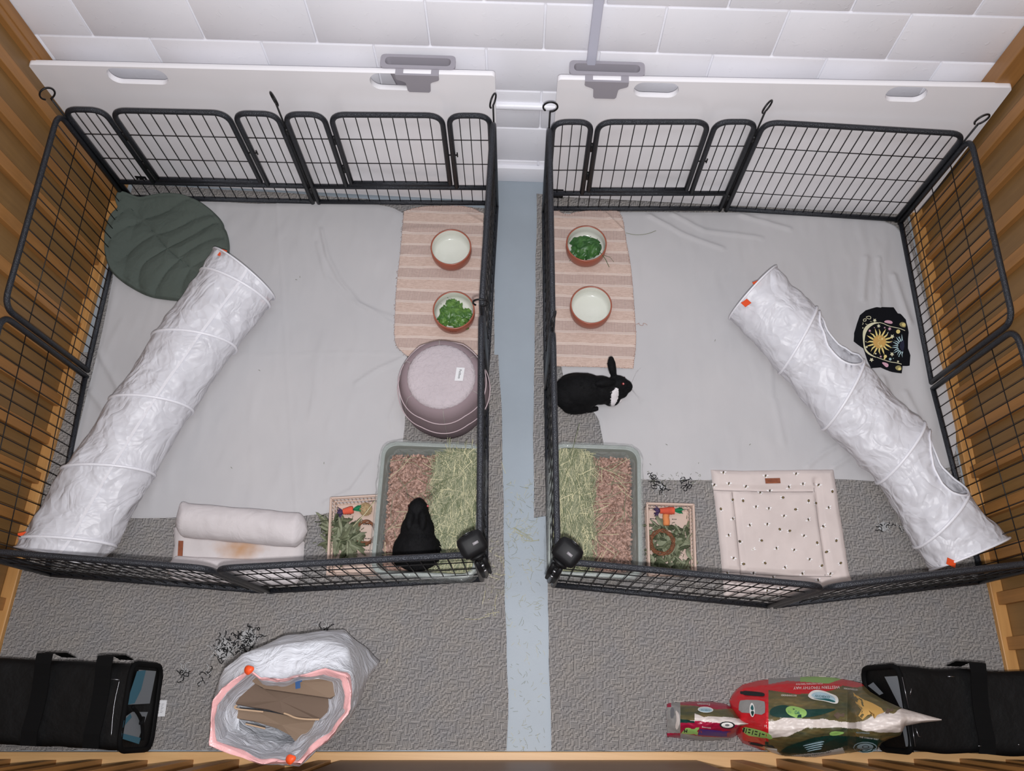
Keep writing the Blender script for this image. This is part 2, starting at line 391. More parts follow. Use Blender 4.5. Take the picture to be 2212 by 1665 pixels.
def outline_mesh(outer,holes,ext,bev):
    """2D outline (x,y lists) with holes -> verts, faces of a bevelled slab (thickness along z)"""
    cu=bpy.data.curves.new('o','CURVE'); cu.dimensions='2D'; cu.fill_mode='BOTH'; cu.extrude=ext; cu.bevel_depth=bev; cu.bevel_resolution=2; cu.offset=-bev
    for L in [outer]+holes:
        sp=cu.splines.new('POLY'); sp.points.add(len(L)-1); sp.use_cyclic_u=True
        for p,q in zip(sp.points,L): p.co=(q[0],q[1],0,1)
    o=bpy.data.objects.new('o',cu); C.objects.link(o); dg=bpy.context.evaluated_depsgraph_get(); e=o.evaluated_get(dg)
    me=e.to_mesh(); V=[v.co.copy() for v in me.vertices]; F=[tuple(p.vertices) for p in me.polygons]; e.to_mesh_clear()
    bpy.data.objects.remove(o); bpy.data.curves.remove(cu); return V,F
def remeshed(mb,voxel,smooth=6):
    me=bpy.data.meshes.new('r'); me.from_pydata([tuple(v) for v in mb.v],[],mb.f); o=bpy.data.objects.new('r',me); C.objects.link(o)
    m=o.modifiers.new('a','REMESH'); m.mode='VOXEL'; m.voxel_size=voxel
    s=o.modifiers.new('b','SMOOTH'); s.iterations=smooth; s.factor=.5
    dg=bpy.context.evaluated_depsgraph_get(); e=o.evaluated_get(dg); q=e.to_mesh()
    V=[v.co.copy() for v in q.vertices]; F=[tuple(p.vertices) for p in q.polygons]; N=[v.normal.copy() for v in q.vertices]; e.to_mesh_clear()
    bpy.data.objects.remove(o); bpy.data.meshes.remove(me); return V,F,N
def ellipsoid(mb,c,r,rot=None,n=20,mi=0):
    V=[];F=[]; R=rot if rot else Matrix.Identity(3)
    bm=bmesh.new(); bmesh.ops.create_uvsphere(bm,u_segments=n,v_segments=max(6,n//2),radius=1)
    bm.verts.ensure_lookup_table()
    mb.add([Vector(c)+R@Vector((v.co.x*r[0],v.co.y*r[1],v.co.z*r[2])) for v in bm.verts],[[v.index for v in f.verts] for f in bm.faces],mi); bm.free()
def copy_thing(o,loc=None,rz=None,label=None,group=None):
    c=o.copy(); C.objects.link(c)
    if loc is not None: c.location=loc
    if rz is not None: c.rotation_euler=(0,0,rz)
    if label: c['label']=label
    if group: c['group']=group
    for ch in list(o.children):
        d=ch.copy(); C.objects.link(d); d.parent=c
        for g in list(ch.children):
            e=g.copy(); C.objects.link(e); e.parent=d
    return c
# ------------------------------------------------------------ the room
MB().box((0,1.0,-.03),(4.6,3.0,.06)).build('floor','floor',kind='structure',smooth=False)
WY=2.155
b=MB(); b.box((0,WY+.06,1.25),(4.6,.104,2.7),1)                       # backing wall, blocks proud of it
rows=[-.09,.125,.348,.572,.793,1.008,1.225,1.442,1.66,1.877,2.095]
for k in range(len(rows)-1):
    z0,z1=rows[k]+.0035,rows[k+1]-.0035; off=(-.379 if k%2==0 else -.18)
    i=-5
    while True:
        x0=off+.4045*i+.0035; x1=x0+.3975; i+=1
        if x0>2.2: break
        if x1<-2.2: continue
        b.box(((x0+x1)/2,WY+.02,(z0+z1)/2),(x1-x0,.04,z1-z0),0,bev=.004)
b.tube([(-2.3,WY-.004,.492),(2.3,WY-.004,.492)],.016,12,0)             # bond-beam moulding
b.box((0,WY-.012,.05),(4.6,.02,.1),0,bev=.004)
flat_norm(b.build('wall_back',['block','mortar'],kind='structure'))
def side_wall(name,A,B,sgn,h=2.4,sp=.158,ph=0.0,skip=None,door=False,plate_m='wood_plate',back=0):
    """A->B base line of the batten faces; sgn = inward side"""
    A=Vector(A);B=Vector(B); d=(B-A).normalized(); L=(B-A).length; nrm=Vector((-d.y,d.x))*sgn; rz=math.atan2(d.y,d.x)
    m=MB()
    def bx(s0,s1,o0,o1,z0,z1,mi,bev=.002):
        c=A+d*((s0+s1)/2)+nrm*((o0+o1)/2); m.box((c.x,c.y,(z0+z1)/2),(s1-s0,abs(o1-o0),z1-z0),mi,rz,bev)
    s=ph
    random.seed(name)
    bx(0,L,-.075-back,-.045-back,0,h,0,0)
    while s<L:
        e=s+.045
        if not(skip and skip[0]<s+.02<skip[1]): bx(s,min(e,L),-.045-back,-.018-back+random.uniform(-.003,.003),0,h,1)
        s+=sp
    if skip: bx(skip[0],skip[1],-.045-back,-.02-back,0.0,h,3)
    bx(0,L,-.045-back,0,0,.032,2,.003)
    return m.build(name,['wood_board','wood_batten',plate_m,'wood_dark'],kind='structure',smooth=False)
side_wall('wall_left',(-1.785,2.15),(-1.876,-.30),1,ph=.0)
side_wall('wall_right',(1.648,2.15),(1.782,-.30),-1,ph=.0)
side_wall('wall_front',(-1.95,-.2665),(1.9,-.1175),1,h=1.25,ph=.02,skip=(1.36,2.59),plate_m='wood_plate_x',back=.006)
MB().box((-1.845,2.115,1.2),(.075,.07,2.4),0,bev=.003).build('trim_1','wood_batten',kind='structure',smooth=False)
MB().box((1.655,2.115,1.2),(.075,.07,2.4),0,bev=.003).build('trim_2','wood_batten',kind='structure',smooth=False)
# conduit on the back wall
c0=PY(1275,130,WY-.012); c1=PY(1296,0,WY-.012)
x=(c0.x+c1.x)/2
tag(MB().box((x,WY-.016,1.15),(.034,.024,2.2),0,bev=.004).build('wall_conduit','pipe',smooth=False),'pale grey flat conduit running up the white block wall above the grey bin','pipe')
def ymin(x,z): return -.191+.0386*x+(.004 if z<.036 else -.021)
# ------------------------------------------------------------ rugs
def rug(pts,label,z=0,th=.006,hem=None):
    m=MB(); n=len(pts); 
    dense=[]
    for a,bb in zip(pts,pts[1:]+pts[:1]):
        k=max(1,int((bb-a).length/.06)); dense+=[a.lerp(bb,t/k) for t in range(k)]
    out=[]
    for p in dense: out.append(Vector((p.x+.004*nz(p.x,p.y,1,6),p.y+.004*nz(p.x,p.y,5,6),z)))
    N=len(out); top=[p+Vector((0,0,th)) for p in out]
    m.add(out+top,[tuple(N+i for i in range(N)),tuple(range(N))[::-1]]+[(i,(i+1)%N,N+(i+1)%N,N+i) for i in range(N)])
    return m.build('tweed_rug','tweed',smooth=False,label=label,cat='rug',group='grey tweed rugs')
r_bl=rug([Vector((-1.765,2.055,0)),Vector((-1.0,2.03,0)),Vector((-.14,1.985,0)),P(1068,600),P(1068,768),P(1068,905),Vector((-1.8,1.0,0))],'grey black tweed rug under the back half of the left pen')
r_fl=rug([Vector((-1.85,1.24,0)),P(1077,768),P(1083,900),P(1088,1120),P(1091,1300),P(1098,1500),P(1095,1590),Vector((-.018,-.1885,0)),Vector((-1.866,-.2615,0))],'grey black tweed rug under the bin liner and the front half of the left pen',.0065)
r_br=rug([P(1160,420),Vector((1.64,2.075,0)),Vector((1.72,.98,0)),P(1154,1118),P(1152,940)],'grey black tweed rug under the back half of the right pen')
r_fr=rug([P(1178,1000),Vector((1.68,1.2,0)),Vector((1.758,.2,0)),Vector((1.772,-.1205,0)),Vector((.139,-.184,0)),P(1186,1420),P(1183,1270)],'grey black tweed rug under the hay bags and the front half of the right pen',.0065)
def fray(parent,cx,cy,r,seed,n,patch=True):
    random.seed(seed); m=MB(); c=P(cx,cy,.0135)
    if patch:
        pts=[c+Vector((math.cos(a)*r*random.uniform(.5,.9),math.sin(a)*r*random.uniform(.5,.9),.0005)) for a in [i*PI/5 for i in range(10)]]
        m.poly(smoothline(pts,2,True),1)
    for i in range(n):
        a=random.uniform(0,2*PI); q=random.uniform(.2,1)*r; p=c+Vector((math.cos(a)*q,math.sin(a)*q,.001)); h=random.uniform(0,2*PI); pts=[p]
        for k in range(5):
            h+=random.uniform(-1.3,1.3); p=p+Vector((math.cos(h),math.sin(h),0))*random.uniform(.004,.009); p.z=c.z+random.uniform(0,.006); pts.append(p.copy())
        m.tube(smoothline(pts,1),.0017,4,0 if random.random()<.62 else 1)
    return m.build('frayed_patch',['fray_black','fray_grey'],parent,label='chewed frayed patch of black yarn loops')
fray(r_fl,485,1402,.045,1,46); fray(r_fl,537,1376,.04,2,40); fray(r_fl,515,1392,.03,3,24,False); fray(r_fl,395,1452,.02,4,10,False); fray(r_fl,441,1456,.018,5,8,False)
fray(r_fl,700,1358,.03,6,12,False)
fray(r_fr,1412,1038,.022,7,12,False); fray(r_fr,1428,1052,.02,8,12); fray(r_fr,1486,1042,.025,9,14,False); fray(r_fr,1907,1137,.025,10,14); fray(r_fr,1950,1140,.02,11,12,False)
# ------------------------------------------------------------ sheets
def sheet(top,right,bottom,left,label,creases,nu=170,nv=150,big=None,z0=.0145):
    f=coons(top,right,bottom,left,nu,nv)
    cr=[([P(*q) for q in L],w,a*1.5) for L,w,a in creases]
    def g(u,v):
        p=f(u,v); e=min(u,1-u,v,1-v); x=.006*nz(p.x,p.y,0,2.6); z=z0+.0022*nz(p.x,p.y,0,5)+.001
        z+=max(0,.0045*nz(p.x*1.6,p.y*.6,3,13))
        for L,w,a in cr:
            d=dline(p,L)
            if d<w*4: z+=a*math.exp(-(d/w)**2)
        if big: z+=big(p)
        if e<.012: z-=.004*(1-e/.012)
        p=Vector((p.x+.012*nz(p.x,p.y,9,3)*(e<.3),p.y+.012*nz(p.x,p.y,7,3),max(z,.0128))); return p
    m=MB(); m.grid(g,nu,nv); o=m.build('fleece_sheet','sheet',label=label,cat='blanket',group='white sheets on the pen floors'); return o
def q(*L): return [P(*a) for a in L]
tc=smoothline
sheet(tc(q((280,438),(500,440),(760,441),(840,447),(868,462))),tc(q((868,462),(892,540),(900,640),(876,770),(873,950),(835,1070))),
      q((262,1118),(420,1121),(600,1118),(700,1112),(835,1070)),tc(q((280,438),(248,590),(205,800),(160,980),(128,1090),(262,1118))),
      'large off white sheet covering the floor of the left pen',
      [([(700,500),(712,560),(735,610),(775,660),(845,700)],.007,.006),([(690,530),(705,600),(760,655),(850,690)],.006,.004),
       ([(880,770),(820,800),(770,835)],.007,.005),([(870,830),(840,900),(845,930)],.006,.003),([(430,770),(640,768),(870,765)],.004,.0016),([(600,440),(620,760),(640,1110)],.005,.0014),
       ([(200,850),(240,900),(230,1000)],.012,.006),([(215,760),(260,840),(250,900)],.012,.005),([(700,1090),(760,1060),(800,1000)],.006,.004)])
def bigr(p):
    s=max(0,min(1,(p.x-1.15)/.25)); return .014*s*max(0,nz(p.x*11,p.y*1.5,2))
sheet(tc(q((1192,462),(1340,461),(1700,463),(1890,472),(1930,490))),tc(q((1930,490),(1962,520),(1985,620),(2035,800),(2066,960),(2050,1012))),
      q((1312,1012),(1345,1035),(1530,1037),(1800,1036),(1960,1040),(2050,1012)),tc(q((1192,462),(1200,640),(1215,860),(1290,890),(1300,950),(1312,1012))),
      'large off white sheet covering the floor of the right pen',
      [([(1400,470),(1470,505),(1560,540)],.008,.006),([(1450,466),(1520,500),(1640,520)],.008,.005),([(1600,470),(1700,500)],.01,.005),([(1897,560),(1900,620),(1898,668)],.006,.007),([(1870,560),(1862,650)],.012,.006),([(1930,600),(1960,700)],.012,.007),
       ([(1740,1010),(1770,985),(1810,962)],.007,.006),([(1795,1012),(1830,990),(1870,972)],.007,.006),([(1660,760),(1665,860),(1690,960)],.01,.003),([(1900,820),(1930,900),(1990,980)],.012,.007),([(1950,850),(2000,950)],.01,.006)],big=bigr)
# ------------------------------------------------------------ play pens
H=.615; TR=.0105
def panel(pen,A,B,kind,label=None,h=H,nv=17,nh=3,swap=False):
    A=Vector((A[0],A[1],0));B=Vector((B[0],B[1],0)); d=(B-A); W=d.length; d.normalize(); g=.014
    def T(u,z): return A+d*u+Vector((0,0,z))
    z0=.024; m=MB(); x0,x1=g,W-g
    wires=MB(); wr=.0019
    def hw(u0,u1,z): wires.tube([T(u0,z),T(u1,z)],wr,6)
    def vw(u,za,zb): wires.tube([T(u,za),T(u,zb)],wr,6)
    if kind=='plain':
        m.tube(rounded_path([T(x0,0.013),T(x0,h),T(x1,h),T(x1,0.013)],.06,8),TR,10); m.tube([T(x0,z0),T(x1,z0)],TR,10)
        for k in range(1,nh+1): hw(x0,x1,h*k/(nh+1)+.0)
        for k in range(1,nv+1): vw(x0+(x1-x0)*k/(nv+1),z0,h)
        fr=m.build('fence_panel','iron',pen,label=label); wires.build('wire_grid','wire',fr)
    else:
        zc=.142; a=.2*W; c=.79*W; gp=.026
        m.tube(rounded_path([T(x0,.013),T(x0,h),T(a,h),T(a,zc)],.055,8),TR,10)
        m.tube(rounded_path([T(c,zc),T(c,h),T(x1,h),T(x1,.013)],.055,8),TR,10)
        m.tube([T(x0,z0),T(x1,z0)],TR,10); m.tube([T(x0,zc),T(x1,zc)],TR,10)
        for k in (1,2): 
            z=zc+(h-zc)*k/3+.01; hw(x0,a,z); hw(c,x1,z)
        n=16
        for k in range(1,n+1):
            u=x0+(x1-x0)*k/(n+1); vw(u,z0,zc)
        for k in (1,2,3): vw(x0+(a-x0)*k/4,zc,h); vw(c+(x1-c)*k/4,zc,h)
        fr=m.build('fence_panel','iron',pen,label='fence panel with a gate in the middle'); wires.build('wire_grid','wire',fr)
        gm=MB(); ga,gc=a+gp,c-gp; gz=zc+.026
        gm.tube(rounded_path([T(ga,gz),T(ga,h),T(gc,h),T(gc,gz)],.06,8)+[],TR,10); gm.tube([T(ga-TR*.6,gz),T(gc+TR*.6,gz)],TR,10)
        for k in range(1,9):
            u=ga+(gc-ga)*k/9; gm.tube([T(u,gz),T(u,h)],wr,6,1)
        for k in (1,2): z=zc+(h-zc)*k/3+.01; gm.tube([T(ga,z),T(gc,z)],wr,6,1)
        gm.build('gate',['iron','wire'],fr)
        hu=(a+gp*.5) if not swap else (c-gp*.5)
        for z in (.27,.46):
            lt=MB(); lt.tube([T(hu,z-.022),T(hu,z+.022)],.006,8); lt.tube([T(hu-.012,z),T(hu+.012,z)],.003,6); lt.build('gate_hinge','wire',fr)
        lt=MB()
        lu=(c-gp*.5) if not swap else (a+gp*.5)
        lt.tube([T(lu-.022,.37),T(lu+.03,.37)],.003,6); lt.tube([T(lu+.03,.36),T(lu+.03,.385)],.003,6)
        lt.build('gate_latch','wire',fr)
    return fr
def pin(pen,p,az,zt=.70,r=.026,ring=True):
    m=MB(); p=Vector((p[0],p[1],0)); m.tube([p+Vector((0,0,.03)),p+Vector((0,0,zt-r*1.25))],.0034,7)
    a=Vector((math.cos(az),math.sin(az),0)); c=p+Vector((0,0,zt)); pts=[]
    for k in range(23):
        t=-PI/2+.0+2*PI*k/25; pts.append(c+a*math.cos(t)*r+Vector((0,0,math.sin(t)*r)))
    m.tube([p+Vector((0,0,zt-r*1.3))]+pts,.0034,7)
    for z in (.10,.5): m.tube([p+Vector((-.0,0,z)),p+Vector((0,0,z+.03))],.0085,8)
    return m.build('hinge_pin','wire',pen)
Lp=dict(A=(-1.768,1.975),B=(-.942,1.983),C_=(-.150,2.005),D=(-.155,1.215),E=(-.119,.393),F=(-.930,.318),G=(-1.752,.350),Hh=(-1.775,1.149))
Rp=dict(A=(.058,1.985),B=(.838,2.015),C_=(1.601,1.988),D=(1.637,1.224),E=(1.722,.455),F=(.936,.336),G=(.120,.382),Hh=(.088,1.165))
lp=thing('playpen','black hammered metal wire playpen on the left with a black rabbit in it','playpen',(-.95,1.15,.0),'two black wire playpens')
a=Lp
panel(lp,a['A'],a['B'],'gate',swap=False); panel(lp,a['B'],a['C_'],'gate'); panel(lp,a['C_'],a['D'],'plain'); panel(lp,a['D'],a['E'],'plain'); panel(lp,a['E'],a['F'],'plain')
panel(lp,a['F'],a['G'],'plain'); panel(lp,a['G'],a['Hh'],'plain'); panel(lp,a['Hh'],a['A'],'plain')
for k,az in (('A',.65),('B',2.2),('C_',1.2),('D',.0)): pin(lp,a[k],az,zt=.70 if k in('A','B','C_') else .665)
rp=thing('playpen','black hammered metal wire playpen on the right with a black and white rabbit in it','playpen',(.85,1.15,.0),'two black wire playpens')
a=Rp
panel(rp,a['A'],a['B'],'gate'); panel(rp,a['B'],a['C_'],'plain'); panel(rp,a['C_'],a['D'],'plain'); panel(rp,a['D'],a['E'],'plain'); panel(rp,a['E'],a['F'],'plain')
panel(rp,a['F'],a['G'],'plain'); panel(rp,a['G'],a['Hh'],'plain'); panel(rp,a['Hh'],a['A'],'plain')
for k,az in (('A',.05),('B',.85),('C_',.35),('Hh',1.3)): pin(rp,a[k],az,zt=.70 if k in('A','B','C_') else .665)
# ------------------------------------------------------------ white boards behind the pens
BY=2.062
def board(pa,pb,holes,label,zb=.012):
    a=PY(*pa,BY+.022); bb=PY(*pb,BY+.022); zt=(a.z+bb.z)/2; root=thing('white_panel',label,'board',((a.x+bb.x)/2,BY+.012,0),'white panels with hand holes')
    W=bb.x-a.x; x0=a.x; r=.014
    hs=[]
    for (hx0,hx1,hy0,hy1) in holes:
        p=PY(hx0,hy1,BY); q2=PY(hx1,hy0,BY); hs.append((p.x-x0,q2.x-x0,(p.z+q2.z)/2,(q2.z-p.z)/2))
    xs=[0,W]+[r*(1-math.cos(PI/2*k/5)) for k in range(1,6)]+[W-r*(1-math.cos(PI/2*k/5)) for k in range(1,6)]+[W*k/24 for k in range(1,24)]
    for (h0,h1,cz,hh) in hs:
        xs+=[h0+hh*(1-math.cos(PI/2*k/8)) for k in range(9)]+[h1-hh*(1-math.cos(PI/2*k/8)) for k in range(9)]
    xs=sorted(set(round(x,5) for x in xs))
    def ends(x):
        e=min(x,W-x); dz=r-math.sqrt(max(0,r*r-(r-e)**2)) if e<r else 0
        return zb+dz,a.z+(bb.z-a.z)*x/W-dz
    def hole(x):
        for (h0,h1,cz,hh) in hs:
            if h0-1e-4<=x<=h1+1e-4:
                e=min(x-h0,h1-x); d=hh if e>=hh else math.sqrt(max(0,hh*hh-(hh-e)**2)); return cz-d,cz+d
        return None
    m=MB(); th=.022; bv=.004
    def Q(x,z,y): return Vector((x0+x,BY+y-(.006+.037*x/W)*(1-z/zt),z))
    for xa,xb in zip(xs,xs[1:]):
        (la,ta),(lb,tb)=ends(xa),ends(xb); ha,hb_=hole(xa),hole(xb); hol=ha and hb_ and abs((xa+xb)/2-0)>=0 and hole((xa+xb)/2)
        segs=[(la,ha[0],lb,hb_[0]),(ha[1],ta,hb_[1],tb)] if hol else [(la,ta,lb,tb)]
        for (z0,z1,z2,z3) in segs:
            for y in (0,th): m.add([Q(xa,z0+bv*.5,y),Q(xb,z2+bv*.5,y),Q(xb,z3-bv*.5,y),Q(xa,z1-bv*.5,y)],[(0,1,2,3)])
            m.add([Q(xa,z1-bv*.5,0),Q(xb,z3-bv*.5,0),Q(xb,z3,bv),Q(xa,z1,bv),Q(xa,z1,th-bv),Q(xb,z3,th-bv),Q(xb,z3-bv*.5,th),Q(xa,z1-bv*.5,th)],[(0,1,2,3),(3,2,5,4),(4,5,6,7)])
            m.add([Q(xa,z0+bv*.5,0),Q(xb,z2+bv*.5,0),Q(xb,z2,bv),Q(xa,z0,bv),Q(xa,z0,th-bv),Q(xb,z2,th-bv),Q(xb,z2+bv*.5,th),Q(xa,z0+bv*.5,th)],[(0,1,2,3),(3,2,5,4),(4,5,6,7)])
    for xe in (0,W):
        l,t=ends(xe); m.add([Q(xe,l,0),Q(xe,l,th),Q(xe,t,th),Q(xe,t,0)],[(0,1,2,3)])
    flat_norm(m.build('panel','white_gloss',root,fix=False),35)
    for s in (0,1):
        m=MB(); xx=x0+(.035 if s==0 else W-.035); xx=max(-1.71,min(1.575,xx))
        if s==1 and pa[0]<600: xx-=.0
        m.box((xx,BY-.004,.035),(.05,.012,.07),0,bev=.003)
        for dx in(-.012,.012): m.tube([(xx+dx,BY-.012,.05),(xx+dx,BY-.008,.05)],.004,8,1)
        m.build('foot_bracket',['black_plastic','metal'],root)
    return root
board((62,128),(1070,152),[(243,353,151,178),(803,915,162,190)],'long white panel with hand holes standing behind the left pen')
board((1205,160),(2187,178),[(1366,1470,181,207),(1905,2011,190,216)],'long white panel with hand holes standing behind the right pen')
# grey bins hooked on the boards
def bin_(px,py,label,flip=1):
    c=PY(px,py,BY+.022); zt=c.z-.004; root=thing('hanging_bin',label,'bin',(c.x,BY+.055,zt-.30),'grey bins hooked over the white panels')
    m=MB(); y0,y1=BY+.030,BY+.076
    def rr(w,yy0,yy1,z,k=5,r=.018): return rounded_path([Vector((c.x-w,yy0,z)),Vector((c.x+w,yy0,z)),Vector((c.x+w,yy1,z)),Vector((c.x-w,yy1,z))],r,k,True)
    zr=zt+.012
    loops=[rr(.07,y0+.008,y1-.008,zt-.22),rr(.115,y0+.004,y1-.004,zt-.02),rr(.122,y0-.002,y1,zr-.012),rr(.135,y0-.012,y1+.002,zr-.01),rr(.135,y0-.012,y1+.002,zr),rr(.118,y0+.002,y1-.010,zr),rr(.112,y0+.006,y1-.014,zr-.03),rr(.06,y0+.012,y1-.018,zt-.2)]
    n=len(loops[0]); V=[v for L in loops for v in L]; F=[(j*n+i,j*n+(i+1)%n,(j+1)*n+(i+1)%n,(j+1)*n+i) for j in range(len(loops)-1) for i in range(n)]
    m.add(V,F,0); m.poly(loops[0],0); m.poly(loops[-1],1); flat_norm(m.build('bin_body',['grey_plastic','grey_plastic_dark'],root))
    h=MB(); yf=BY-.008
    # hook: strap over the panel top, cross plate, tongue in front
    def plate(pts,y,th=.004):
        V,F=outline_mesh(pts,[],th/2-.0006,.0006); h.add([Vector((v.x,y+v.z,v.y)) for v in V],F)
    w1,w2=.078,.045
    h.box((c.x,(yf+y0)/2,zt+.004),(w1*2,y0-yf+.004,.004)) if False else None
    for s in (-1,1): h.box((c.x+s*(w1-.014),(yf+y0)/2+.002,zt+.0062),(.028,y0-yf,.005),0)
    h.box((c.x,yf+.003,zt+.0048),(w1*2-.002,.008,.0046),0); h.box((c.x,y0-.004,zt+.0048),(w1*2-.002,.012,.0046),0)
    plate([(c.x-w1,zt+.0086),(c.x-w1,zt-.012),(c.x-w1+.004,zt-.018),(c.x-w2-.006,zt-.028),(c.x-w2,zt-.034),(c.x-w2+.003,zt-.074),(c.x-w2+.009,zt-.082),(c.x+w2-.009,zt-.082),(c.x+w2-.003,zt-.074),(c.x+w2,zt-.034),(c.x+w2+.006,zt-.028),(c.x+w1-.004,zt-.018),(c.x+w1,zt-.012),(c.x+w1,zt+.0086)],yf)
    h.build('hook_plate','grey_plastic',root,smooth=False)
bin_(902,149,'grey plastic bin hooked over the top of the left white panel')
bin_(1311,163,'grey plastic bin hooked over the right white panel beneath the wall conduit')
# ------------------------------------------------------------ mats, bowls, greens
def mat_strip(top,right,bottom,left,label,nu,nv,z0,folds=(),amp=.002):
    f=coons(top,right,bottom,left,nu,nv); F2=[([P(*q_) for q_ in L],w_,a_) for L,w_,a_ in folds]
    def g(u,v):
        p=f(u,v); z=z0+amp*nz(p.x,p.y,0,7)+amp*.8*nz(p.x,p.y,4,16)+.001
        for L,w_,a_ in F2:
            d=dline(p,L); z+=a_*math.exp(-(d/w_)**2)
        e=min(u,1-u,v,1-v)
        if e<.02: z-=.002
        j=.002*nz(p.x,p.y,7,60) if e<.015 else 0
        return Vector((p.x+j,p.y+j,z))
    m=MB(); m.grid(g,nu,nv); return m,g
def fringe(mb,line,z,n,ln,seed,mi=1,out=None):
    random.seed(seed); R_=resample(line,n)
    for a,b in zip(R_,R_[1:]):
        p=a.copy(); p.z=z; d=(b-a).normalized(); s=Vector((d.y,-d.x,0))*random.uniform(-.3,1)*ln*random.uniform(.4,1.3)+d*random.uniform(-.5,.5)*ln
        mb.tube([p,p+s*.5+Vector((0,0,.003)),p+s+Vector((0,0,-.001))],.0008,3,mi)
    return mb
T_=smoothline(q((874,462),(905,452),(960,450),(1010,450),(1045,466)))
L_=smoothline(q((874,462),(868,540),(858,620),(855,680),(853,742),(866,762),(886,776)))
B_=smoothline(q((886,776),(940,774),(1000,775),(1036,770))); R2=smoothline(q((1045,466),(1043,560),(1039,660),(1036,770)))
m,_=mat_strip(T_,R2,B_,L_,'',60,110,.0225,[([(868,505),(900,500),(960,500)],.012,.005),([(1010,470),(1048,490)],.008,.006),([(865,560),(900,545)],.01,.003)])
fringe(m,L_,.022,150,.007,3,1); fringe(m,T_,.024,70,.008,4,1)
m.build('woven_mat',['pink_mat','pink_fringe'],label='pink striped woven mat under two bowls in the left pen',cat='mat',group='pink striped mats')
T_=smoothline(q((1180,459),(1200,458),(1222,470),(1250,462),(1300,460),(1335,458),(1345,482)),1)
R2=smoothline(q((1345,482),(1352,530),(1362,580),(1368,660),(1374,740),(1366,800)))
L_=q((1180,459),(1186,600),(1192,700),(1197,795)); B_=q((1197,795),(1280,797),(1366,800))
m,_=mat_strip(T_,R2,B_,L_,'',60,110,.0225,[([(1305,465),(1345,505)],.006,.008),([(1185,480),(1260,480)],.01,.002)])
fringe(m,R2,.022,150,.007,5,1); fringe(m,list(reversed(B_)),.022,60,.008,6,1); fringe(m,T_,.024,50,.01,8,1)
a_=P(1374,700,.024); pts=[a_]; random.seed(4)
for k in range(12): pts.append(a_+Vector((.004+.0035*k+.004*math.sin(k*1.3),.006*math.sin(k*.9),0)))
m.tube(smoothline(pts),.0009,4,1)
m.build('woven_mat',['pink_mat','pink_fringe'],label='pink striped woven mat with frayed edges beside the black and white rabbit',cat='mat',group='pink striped mats')
def bowl(px,py,label,water=True,z0=.027):
    R=.0855; zr=.067; c=P(px,py,z0+zr); c.z=z0; root=thing('pet_bowl',label,'bowl',c,'round terracotta bowls')
    prof=[(0,.0),(R-.013,.0),(R-.007,.003),(R-.003,.010),(R,.03),(R,zr-.002),(R-.0015,zr),(R-.0045,zr),(R-.006,zr-.002),(R-.0065,.03),(R-.010,.013),(R-.018,.0075),(0,.006)]
    m=MB(); m.lathe(prof,c,64,lambda j:0 if j<8 else 1); m.build('bowl_body',['terracotta','cream_glaze'],root)
    if water:
        w_=MB(); zz=.038; w_.lathe([(0,zz),(R-.011,zz),(R-.0068,zz+.0008)],c,48); w_.build('water','water',root)
    else:
        t=MB()
        if label.find('left pen')>0:
            for k,wd in enumerate((.006,.003,.005,.002,.004,.006)):
                a0=-PI/2-.14+k*.055; t.add([Vector((c.x+(R+.0006)*math.cos(a),c.y+(R+.0006)*math.sin(a),z)) for a,z in ((a0,z0+.037),(a0+wd*6,z0+.037),(a0+wd*6,z0+.042),(a0,z0+.042))],[(0,1,2,3)])
        if t.v: t.build('stamped_mark','leather_line',root)
    return c,R,zr
B1=bowl(974,533,'terracotta bowl of water at the back of the left pen mat')
B2=bowl(980,669,'terracotta bowl of chopped green leaves in the left pen',False)
B3=bowl(1267,525,'terracotta bowl of dark leafy greens at the back of the right pen mat',False)
B4=bowl(1277,658,'terracotta bowl of water in the right pen nearest the black and white rabbit')
def leaf_mesh(name,mat,L=.06,W=.035,curl=.6,seed=0,stem=.012,frill=.003,n=10):
    random.seed(seed); m=MB()
    def f(u,v):
        x=(u-.5)*2; w_=W*.5*(math.sin(PI*min(1,v*.96+.04))**.6)*(1+.12*math.sin(v*17+seed)); X=x*w_*(1+frill*18*nz(v*6,x*2,seed+.5)); Y=(v-.5)*L*(1+frill*10*nz(x*3,seed,v))
        z=-curl*((X/W*2)**2)*.012-curl*((v-.5)**2)*.06*L/.06+frill*abs(x)**2*math.sin(v*21+seed*2+x)+.002*math.sin(x*7+v*9+seed)-.002*(abs(x)<.12)
        return Vector((X,Y,z))
    m.grid(f,n,n+4)
    if stem: m.tube([Vector((0,-L/2,0)),Vector((0,-L/2-stem*.5,.001)),Vector((.001,-L/2-stem,-.002))],.0011,5)
    return m
def pile(Bw,n,name,mat,label,group,seeds,L,W,rr,z0,frill=.003,stem=.01):
    c,R,zr=Bw; protos=[]
    for sd in seeds:
        o=leaf_mesh(name,mat,L*(.8+.4*((sd*37)%10)/10),W*(.8+.4*((sd*53)%10)/10),1.0,sd,stem,frill).build(name,mat,loc=(0,0,0),label=label,cat='leaf',group=group); protos.append(o)
    random.seed(seeds[0]*7)
    for k in range(n):
        o=protos[k] if k<len(protos) else copy_thing(protos[k%len(protos)])
        a=2*PI*k*.618+random.uniform(-.3,.3); r=rr*math.sqrt((k+.4)/n)
        if r>R-.034: r=R-.034
        o.location=(c.x+r*math.cos(a),c.y+r*math.sin(a),c.z+z0+.024*(1-k/n)+random.uniform(0,.006))
        o.rotation_euler=(random.uniform(-.5,.5),random.uniform(-.5,.5),random.uniform(0,2*PI))
pile(B2,17,'lettuce_leaf','lettuce','bright green torn lettuce leaf in the bowl nearest the mauve pouf','lettuce leaves in the left bowl',[1,2,3,4],.066,.050,.050,.022,.009,.004)
